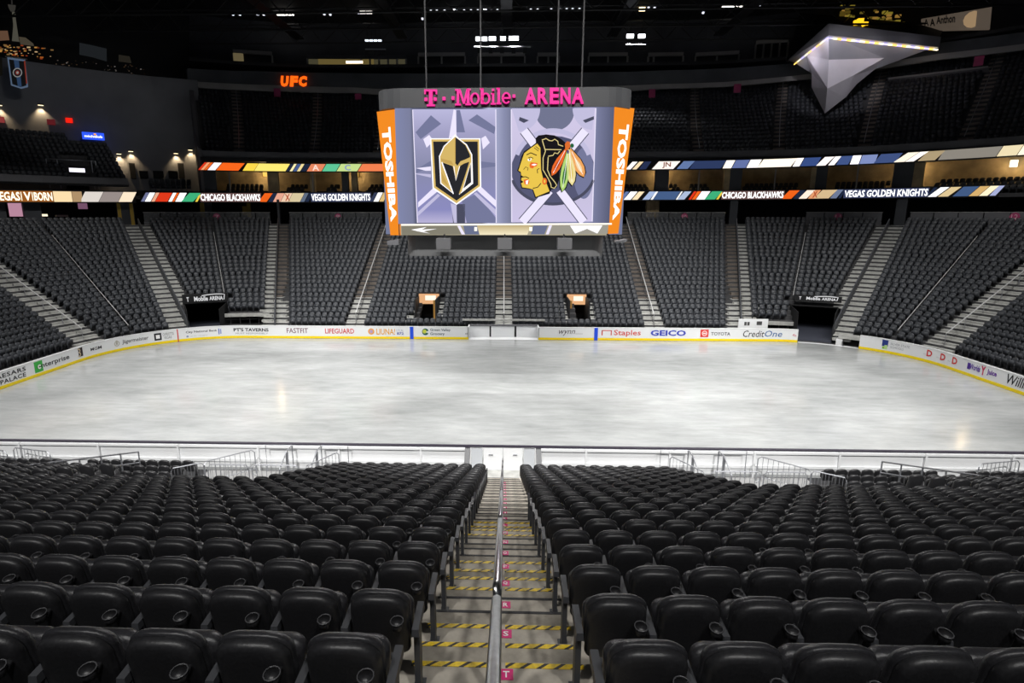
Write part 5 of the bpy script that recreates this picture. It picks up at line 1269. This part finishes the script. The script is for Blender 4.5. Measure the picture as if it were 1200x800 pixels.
feather((370, 290), (282, 455), 22, ORG, E_('c84820', .9)); feather((378, 300), (345, 548), 24, E_('b4d878', 1.0), E_('3c7a3c', .9)); feather((385, 300), (403, 512), 26, E_('f2e2a0', 1.0), E_('e4cc74', 1.0)); feather((392, 296), (472, 462), 28, E_('f2a860', 1.0), E_('f8dcb0', 1.0))
hq([(360,268),(372,252),(390,256),(392,284),(376,306),(362,298)], E_('e07030', 1), .12); hq(ell(402, 278, 11, 13)[:-1], E_('2c6a44', .9), .12); hq([(372,305),(384,306),(382,326),(374,324)], E_('4a3090', .9), .12)
# lower advert strip of the front screen
mb = MB(); zs0 = ZB; mb.box(xl + .12, xr - .12, YF - .03, YF + .06, ZB, ZS); st = sp(mb, 'lower_strip', E_('b0a890', .9))
def lq(pts, m_, l, nm='strip_shape'): return sq(nm, pts, m_, l, st)
lq([(470.5, 264.8), (535, 264.5), (541, 274.6), (471, 275)], E_('8c8878', .9), .05); lq([(543, 264.3), (560, 264.3), (562, 274.6), (545, 274.6)], E_('7880a0', .8), .05); lq([(559, 264.3), (622, 264.2), (618, 275), (562, 275)], grad_mat('gold strip', 2, [(0, 'f8ecc8'), (1, 'c4b080')]), .055)
lq([(625, 264.2), (642, 264.2), (638, 274.5), (622, 274.5)], E_('7880a0', .8), .05); lq([(648, 264), (713, 263.5), (712, 274), (642, 274.4)], E_('a8a498', .9), .05)
lq([(536, 264.5), (539.5, 264.5), (545, 274.6), (541, 274.6)], WH, .06); lq([(643.5, 264), (647, 264), (643, 274.5), (639.5, 274.5)], WH, .06)
lq([(482, 269), (500, 266), (494, 269), (512, 268), (496, 271), (504, 273.5), (490, 271)], WHT, .06); lq([(668, 264.3), (706, 264), (700, 273.5), (688, 268), (674, 273.5)], WHT, .06)
for x in (557.5, 622): lq([(x - 1.6, 266), (x + 1.6, 266), (x + 1.6, 270.5), (x - 1.6, 270.5)], E_('fff8dc', 1.6), .07)
lq([(470, 262.4), (717, 261.2), (717, 263.2), (470, 264.4)], E_('f8f0e0', 1.3), .06)
# pink letters, raised from the header
PK = mat('magenta sign letters', hexc('ee1f93'), .4, emit=.75)
HYF = YF - .1
def hpt(px, py, l=0): return hitY(px, py, HYF - l)
def solid(name, polys, m_):
    """raised letter made of pixel polygons extruded from the header face"""
    mb = MB()
    for ps in polys: mb.loft([[hpt(x, y, .16) for x, y in ps], [hitY(x, y, HYF - .16) + Vector((0, .16, 0)) for x, y in ps]])
    return sp(mb, name, m_)
def h8(x, y): return (440 + x/7.5, 95 + y/7.5)
def rect(x0, y0, x1, y1): return [h8(x0, y0), h8(x1, y0), h8(x1, y1), h8(x0, y1)]
def ring(cx_, cy_, rx, ry, tx, ty, a0=0, a1=360, n=14):
    out = []
    for i in range(n):
        a, b = R_(a0 + (a1-a0)*i/n), R_(a0 + (a1-a0)*(i+1)/n)
        out.append([h8(cx_ + rx*math.cos(a), cy_ + ry*math.sin(a)), h8(cx_ + rx*math.cos(b), cy_ + ry*math.sin(b)), h8(cx_ + (rx-tx)*math.cos(b), cy_ + (ry-ty)*math.sin(b)), h8(cx_ + (rx-tx)*math.cos(a), cy_ + (ry-ty)*math.sin(a))])
    return out
solid('letter', [rect(428,72,540,86), rect(428,86,440,112), rect(528,86,540,112), rect(470,86,500,206), rect(450,204,522,218)], PK)
for x0, x1, y0 in ((430, 455, 144), (512, 537, 142), (588, 614, 137), (668, 694, 133)): solid('square_dot', [rect(x0, y0, x1, y0 + 28)], PK)
solid('letter', [rect(700,70,742,80), rect(714,80,734,200), rect(698,198,750,210), [h8(728,72), h8(748,72), h8(778,170), h8(768,196)], [h8(800,68), h8(818,68), h8(784,196), h8(768,196)], rect(802,70,826,200), rect(790,196,840,208), rect(802,66,836,78)], PK)   # M
solid('letter', ring(874, 152, 42, 52, 18, 10), PK)                                                       # o
solid('letter', [rect(925,62,950,198), rect(918,62,950,72)] + ring(968, 150, 42, 50, 18, 10), PK)         # b
solid('letter', [rect(1024,104,1044,196), rect(1014,104,1044,114), rect(1012,192,1056,203), rect(1024,66,1044,84)], PK)    # i
solid('letter', [rect(1072,58,1094,190), rect(1062,58,1094,68), rect(1062,188,1106,200)], PK)             # l
solid('letter', ring(1150, 146, 40, 50, 17, 10, 40, 360) + [rect(1116,140,1188,152)], PK)                 # e
solid('square_dot', [[(600.6, 110.5), (604, 110.5), (604, 114), (600.6, 114)]], PK)
def a8(x, y): return (590 + x/7.5, 95 + y/7.5)
for L_, x0, x1 in (('A', 186, 292), ('R', 302, 392), ('E', 408, 488), ('N', 502, 590), ('A', 602, 706)):
    v, f = text_raw(L_, bold=.03); y0, y1 = 200 - (x0-186)*.008, 57
    fr = [hpt(*a8(x0 + (x1-x0)*a, y0 + (y1-y0)*b), .16) for a, b in v]
    mb = MB(); mb.add(fr, f); nv = len(fr)
    # side walls
    from collections import Counter
    ec = Counter(); ed = {}
    for fc in f:
        for i in range(len(fc)):
            a, b = fc[i], fc[(i+1) % len(fc)]; k_ = (min(a, b), max(a, b)); ec[k_] += 1; ed[k_] = (a, b)
    bkv = [p + Vector((0, .16, 0)) for p in fr]; mb.v += [tuple(p) for p in bkv]
    for k_, c_ in ec.items():
        if c_ == 1: a, b = ed[k_]; mb.f.append((a, b, b + nv, a + nv))
    sp(mb, 'letter', PK)
# suspension cables
for px, py in ((505, 90), (565, 84), (649, 90), (676.5, 84)):
    c = hitY(px, 103, 0); mb = MB(); mb.tube([(c.x, -2, ZH), (c.x, -2, 36.5)], .05, 5); sp(mb, 'suspension_cable', M_truss)

# ------------------------------------------------------------------ faceted lounge
lg = empty('faceted_lounge', hitY(968, 134, 38), 'white faceted crystal-shaped lounge jutting from the press level with edge lights', 'lounge')
def lp(px, py, dist):
    d = ray(px, py); return CAMP + d * (dist / math.hypot(d.x, d.y))
def l5(x, y): return (900 + x/4, y/4)
VX = {}
for k_, (x, y, d) in dict(A=(285,110,84), B=(92,282,90), C=(812,172,92), a=(285,166,84), b=(125,293,90), c=(802,222,92), D=(180,258,89), E=(205,345,90), Fp=(205,410,90), G=(266,532,87), H=(278,415,84.5), I=(545,272,90), J=(402,352,87), K=(285,280,85.5), L=(500,325,90.5), Mx=(365,455,88), N=(740,235,92), O=(415,395,89), Bk=(205,330,91), T=(150,60,96), Tc=(830,120,98)).items():
    VX[k_] = lp(*l5(x, y), d)
M_lw = mat('white faceted panel', (.8, .77, .82), .55, noise=(.4, .06)); M_lw2 = mat('shaded faceted panel', (.42, .42, .45), .55, noise=(.4, .06))  # the darker copy puts shade on turned facets into the colour
def facet(name, keys, m_):
    c = Vector((0, 0, 0)); 
    ps = [VX[k_] for k_ in keys]; inn = Vector((.15, .35, .1))
    mb = MB(); mb.loft([ps, [p + inn for p in ps]]); return child(mb.build(name, m_), lg)
M_lf = mat('lounge fascia', (.13, .13, .135), .6)
facet('fascia_panel', 'ABba', M_lf); facet('fascia_panel', 'ACca', M_lf)
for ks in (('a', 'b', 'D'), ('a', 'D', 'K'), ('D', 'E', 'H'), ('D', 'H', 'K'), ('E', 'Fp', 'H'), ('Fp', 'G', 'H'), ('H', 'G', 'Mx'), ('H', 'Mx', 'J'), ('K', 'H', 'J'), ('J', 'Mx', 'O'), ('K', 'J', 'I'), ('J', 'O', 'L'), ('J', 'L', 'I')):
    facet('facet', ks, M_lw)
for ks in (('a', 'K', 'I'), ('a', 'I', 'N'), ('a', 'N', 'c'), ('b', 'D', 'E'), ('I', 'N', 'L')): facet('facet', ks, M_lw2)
mb = MB(); mb.add([VX['A'] + Vector((0,.4,-.2)), VX['B'] + Vector((0,.4,-.2)), VX['T'], VX['Tc'], VX['C'] + Vector((0,.4,-.2))], [(0,1,2,3,4)]); child(mb.build('roof', M_dark), lg)
for (p, q, n_) in (('a', 'b', 9), ('a', 'c', 24)):
    for i in range(n_):
        t = (i + .5)/n_; c = VX[p].lerp(VX[q], t) + Vector((0, .1, -.15))
        mb = MB(); e = (VX[q] - VX[p]).normalized()*.28; mb.loft([[c - e, c + e, c + e + Vector((0, 0, -.14)), c - e + Vector((0, 0, -.14))], [c - e + Vector((0,.2,0)), c + e + Vector((0,.2,0)), c + e + Vector((0,.2,-.14)), c - e + Vector((0,.2,-.14))]])
        child(mb.build('edge_light', E_('fff2c8' if i % 2 else 'ffc860', 2.2) if i % 3 else E_('b8b0ff', 2.0)), lg)
for t, p, q in ((.25, 'a', 'b'), (.75, 'a', 'b'), (.15, 'a', 'c'), (.45, 'a', 'c'), (.75, 'a', 'c')):
    c = VX[p].lerp(VX[q], t) + Vector((-.4, -1.6, -.8)); l = bpy.data.lights.new('lounge_edge_glow', 'POINT'); l.energy = 45; l.color = (.9, .85, 1); l.shadow_soft_size = .3
    lo = bpy.data.objects.new('lounge_edge_glow', l); COL.objects.link(lo); lo.location = c
o = empty('lounge_fill_lamp', (30, 14, 33.5), 'added unseen fill lamp aimed at the faceted lounge', 'light')
mb = MB(); mb.tube([(0, 0, .2), (.5, .8, .8)], .3, 10); c = mb.build('housing', M_dark); c.parent = o
mb = MB(); mb.tube([(.3, .5, .6), (.3, .5, 4.5)], .06, 5); c = mb.build('hanger', M_truss); c.parent = o  # unseen lamp put in to brighten the lounge facets
spot('lounge_fill_beam', (29.8, 13.7, 33.3), lp(985, 85, 88), 9000, 20, .5, .3, (.96, .93, 1))
# lounge planting lights behind, sign at upper right
for i in range(46):
    x = 985 + rnd.random()*75; y = 4 + (x - 985)*.16 + rnd.random()*16; d = 98; c = lp(x, y, d); r = .12 + rnd.random()*.2
    mb = MB(); mb.box(-r, r, -r*.6, r*.6, -r*.5, r*.5); o = mb.build('lounge_lamp', E_(rnd.choice(['8a7a2c', '6a5c24', 'a07a38', '584818']), .7), loc=c)
    tag(o, 'tiny amber lamp in the lounge above the faceted panels', 'lamp', 'amber lamps behind the faceted lounge')
for x, y in ((1004, 27), (1008, 25), (1013, 29)):
    c = lp(x, y, 94); mb = MB(); mb.box(-.35, .35, -.2, .2, -.3, .3); o = mb.build('lounge_lantern', E_('f0b820', 1.6), loc=c); tag(o, 'bright amber lantern on the rim of the faceted lounge', 'lamp', 'bright amber lanterns on the lounge rim')
sg = empty('wall_sign', lp(1120, 25, 96), 'long beige lit wall sign with dark letters above the faceted lounge', 'sign')
sgq = [lp(1080, 22, 97), lp(1162.5, 8, 93), lp(1160, 34, 93), lp(1081, 36, 97)]
mb = MB(); mb.loft([sgq, [p + Vector((.2, .4, 0)) for p in sgq]]); child(mb.build('sign_panel', mat('beige sign panel', (.32, .25, .19), .8, emit=.22)), sg)
def sgf(a, b):
    t = sgq[0].lerp(sgq[1], a); bo = sgq[3].lerp(sgq[2], a); return bo.lerp(t, b) + Vector((-.05, -.12, 0))
for tx, a0, a1, b0, b1 in (('A', .03, .1, .35, .9), ('A', .12, .2, .3, .85), ('Anthon', .22, .5, .42, .95)):
    child(text_map('lettering', tx, lambda a, b: sgf(a0 + (a1-a0)*a, b0 + (b1-b0)*b), M_dark, None, bold=.03), sg)
c = sgf(.75, .5); mb = MB(); mb.tube([c, c + Vector((-.05, -.1, 0))], .9, 12); child(mb.build('sign_lamp', mat('sign lamp', (.6, .4, .22), .8, emit=.5)), sg)

# ------------------------------------------------------------------ ceiling, trusses, lights
mb = MB(); mb.box(-80, 80, -50, 80, 38.0, 38.4); struct(mb.build('ceiling', M_ceil), 'black arena ceiling', 'ceiling')
def truss(y, x0, x1, z, label, h_=2.2, along='x'):
    o = empty('roof_truss', (0, y, z), label, 'truss')
    for dz, dy in ((0, 0), (h_, -.8), (h_, .8)):
        mb = MB(); mb.tube([(x0, dy, dz), (x1, dy, dz)], .13, 5); c = mb.build('chord', M_truss); c.parent = o
    n_ = int((x1 - x0)/4); me = None
    for i in range(n_):
        if me is None:
            mb = MB(); mb.tube([(0, 0, 0), (2, .8, h_), (4, 0, 0)], .07, 4); me = mb.mesh('brace', M_truss)
        c = link('brace', me); c.parent = o; c.location.x = x0 + 4*i
for i, (y, z) in enumerate(((30, 32.5), (38, 33), (46, 33.5), (54, 34), (62, 34.5))):
    truss(y, -62, 62, z, '%s dark roof truss counted out from above the ice' % ORD[i])
for i, x in enumerate((-30, -15, 0, 15, 30)):
    o = empty('catwalk', (x, 40, 35), '%s dark catwalk crossing the roof trusses' % ORD[i], 'catwalk')
    mb = MB(); mb.box(-.7, .7, -24, 16, 0, .15); c = mb.build('deck', M_truss); c.parent = o
    for s in (-1, 1):
        mb = MB(); mb.tube([(s*.7, -24, 1.1), (s*.7, 16, 1.1)], .06, 4); c = mb.build('rail_bar', M_truss); c.parent = o
def clight(px, py, Y, w_, h_, st, col_, label, power=0):
    c = hitY(px, py, Y); o = empty('ceiling_light', c, label, 'light', 'roof lights over the far tier')
    mb = MB(); mb.box(-w_, w_, -.15, .15, -h_, h_); q = mb.build('lens', E_(col_, st)); q.parent = o
    mb = MB(); mb.box(-w_ - .08, w_ + .08, -.1, .35, h_, h_ + .18); q = mb.build('housing', M_dark); q.parent = o
    mb = MB(); mb.tube([(0, .1, h_ + .15), (0, .1, h_ + 1.6)], .05, 4); q = mb.build('hanger', M_truss); q.parent = o
    if power:
        l = bpy.data.lights.new('ceiling_light_beam', 'SPOT'); l.energy = power; l.spot_size = R_(120); l.spot_blend = .6; l.shadow_soft_size = .3
        lo = bpy.data.objects.new('ceiling_light_beam', l); COL.objects.link(lo); lo.location = c + Vector((0, -.4, -.3)); lo.rotation_euler = Vector((0, -.4, -1)).to_track_quat('-Z', 'Y').to_euler()
GL = 'bright white roof floodlight above the scoreboard header'
for x, y, w_, st, pw in ((561, 45.5, .38, 6, 1300), (568, 45.5, .3, 6, 0), (577, 45.2, .42, 7, 1300), (589.5, 45.2, .34, 5, 0), (602, 44.8, .6, 12, 2000)): clight(x, y, 45.5, w_, .2, st, 'f4f8ff', GL, pw)
for x, st, pw in ((738.5, 8, 1300), (752, 5, 900)): clight(x, 42.3, 45.5, .42, .2, st, 'f4f8ff', 'bright white roof floodlight beside the scoreboard cables', pw)
for x in (325, 333, 340.5): clight(x, 16.5, 53.5, .42, .16, 3.5, 'fff8f0', 'row of three white roof strip lights over the UFC tier')
for x in (425, 432.5): clight(x, 14.5, 53.5, .4, .14, 2.5, 'fff8f0', 'pair of white roof strip lights above the long press box')
for x in (850, 857, 866): clight(x, 6.8, 53.5, .42, .14, 3.5, 'fff8f0', 'slanted row of three white roof strip lights before the lounge')
for x in (430, 435, 440, 445): clight(x, 47.5, 45.5, .22, .08, 1.6, 'e8f0ff', 'dim row of small roof lights above the long press box')
for x in (505, 512, 521, 544, 552, 560, 568, 575, 583, 622, 630, 646, 657, 664, 671, 679): clight(x, 13 - (x-505)*.012, 53.5, .13, .1, 1.6, 'f0f4ff', 'small round roof lamp in the long line above the scoreboard')
clight(532.5, 12.5, 53.3, .3, .14, 4, 'f4f8ff', 'brighter roof lamp in the long line above the scoreboard'); clight(569, 12, 53.3, .3, .12, 2.5, 'f4f8ff', 'second brighter roof lamp in the long line above the scoreboard')
clight(752.5, 10, 53.5, .4, .3, 3, 'ffe8b0', 'warm yellow roof lamp beside the scoreboard cables')
for x, y in ((760, 9), (767, 9.5), (883, 6), (890, 6), (897, 5), (913, 4.5), (921, 5), (273, 17), (281, 17), (302, 17), (309, 17), (380, 16.5), (387, 17), (420, 15), (163, 11), (495, 22), (824, 15)): clight(x, y, 53.4, .12, .1, 1.5, 'e8ecff', 'tiny scattered roof lamp among the dark trusses')
# light rigs under the bright floodlights
for i, (x0, x1, y, t) in enumerate(((555, 622, 55, 'under the bright floodlights'), (733, 757, 52.5, 'under the pair of floodlights beside the cables'), (428, 452, 58, 'under the dim row above the press box'))):
    a, b = hitY(x0, y, 45), hitY(x1, y, 45); o = empty('light_rig', a.lerp(b, .5), 'grey lighting rig bar ' + t, 'rig')
    mb = MB(); mb.tube([a, b], .1, 5); child(mb.build('rig_bar', M_grail), o)
    for k_ in range(5):
        c = a.lerp(b, (k_ + .5)/5); mb = MB(); mb.box(c.x - .25, c.x + .25, 44.8, 45.2, c.z - .7, c.z - .1); child(mb.build('lamp_head', M_truss), o)
# floodlight fixtures that hold the spot beams, added fill lamps included
for pts, z, lab, grp in ((RINKLIGHTS, 33.2, 'rink light bank hung under the roof beside the ice', 'rink light banks under the roof'),
                         ([q[:2] for q in STANDLIGHTS], 34.2, 'floodlight hung under the roof, for the far seats or added as corner wall fill', 'stand floodlights over the ice'),
                         ([(x, -46) for x in NEARLIGHTS], 32.2, 'floodlight hung under the roof over the close seats', 'floodlights over the close seats'),
                         ([(x, -44) for x in SEATFILLS], 30.2, 'added unseen fill lamp under the roof behind the close seats', 'added fill lamps behind the close seats')):
    for x, y in pts:
        o = empty('floodlight', (x, y, z), lab, 'light', grp)
        mb = MB(); mb.box(-.6, .6, -.6, .6, .3, .7); c = mb.build('housing', M_dark); c.parent = o
        mb = MB(); mb.tube([(0, 0, .7), (0, 0, 38 - z)], .06, 5); c = mb.build('hanger', M_truss); c.parent = o

# ------------------------------------------------------------------ seats beyond the 300 largest: one object
V = np.concatenate(STUFF_V); T = np.concatenate(STUFF_T); MI = np.concatenate(STUFF_M)
me = bpy.data.meshes.new('stadium_seats'); me.vertices.add(len(V)); me.vertices.foreach_set('co', V.ravel())
me.loops.add(len(T)*3); me.loops.foreach_set('vertex_index', T.ravel()); me.polygons.add(len(T))
me.polygons.foreach_set('loop_start', np.arange(0, len(T)*3, 3, dtype=np.int32)); me.polygons.foreach_set('loop_total', np.full(len(T), 3, np.int32))
me.polygons.foreach_set('material_index', MI); me.materials.append(M_seat); me.materials.append(M_farseat); me.update(calc_edges=True); me.validate()
ss = link('stadium_seats', me); tag(ss, 'thousands of dark folding seats filling the stands across the ice, upper tiers and front rows', 'seats', kind='stuff')
print('stuff tris', len(T))
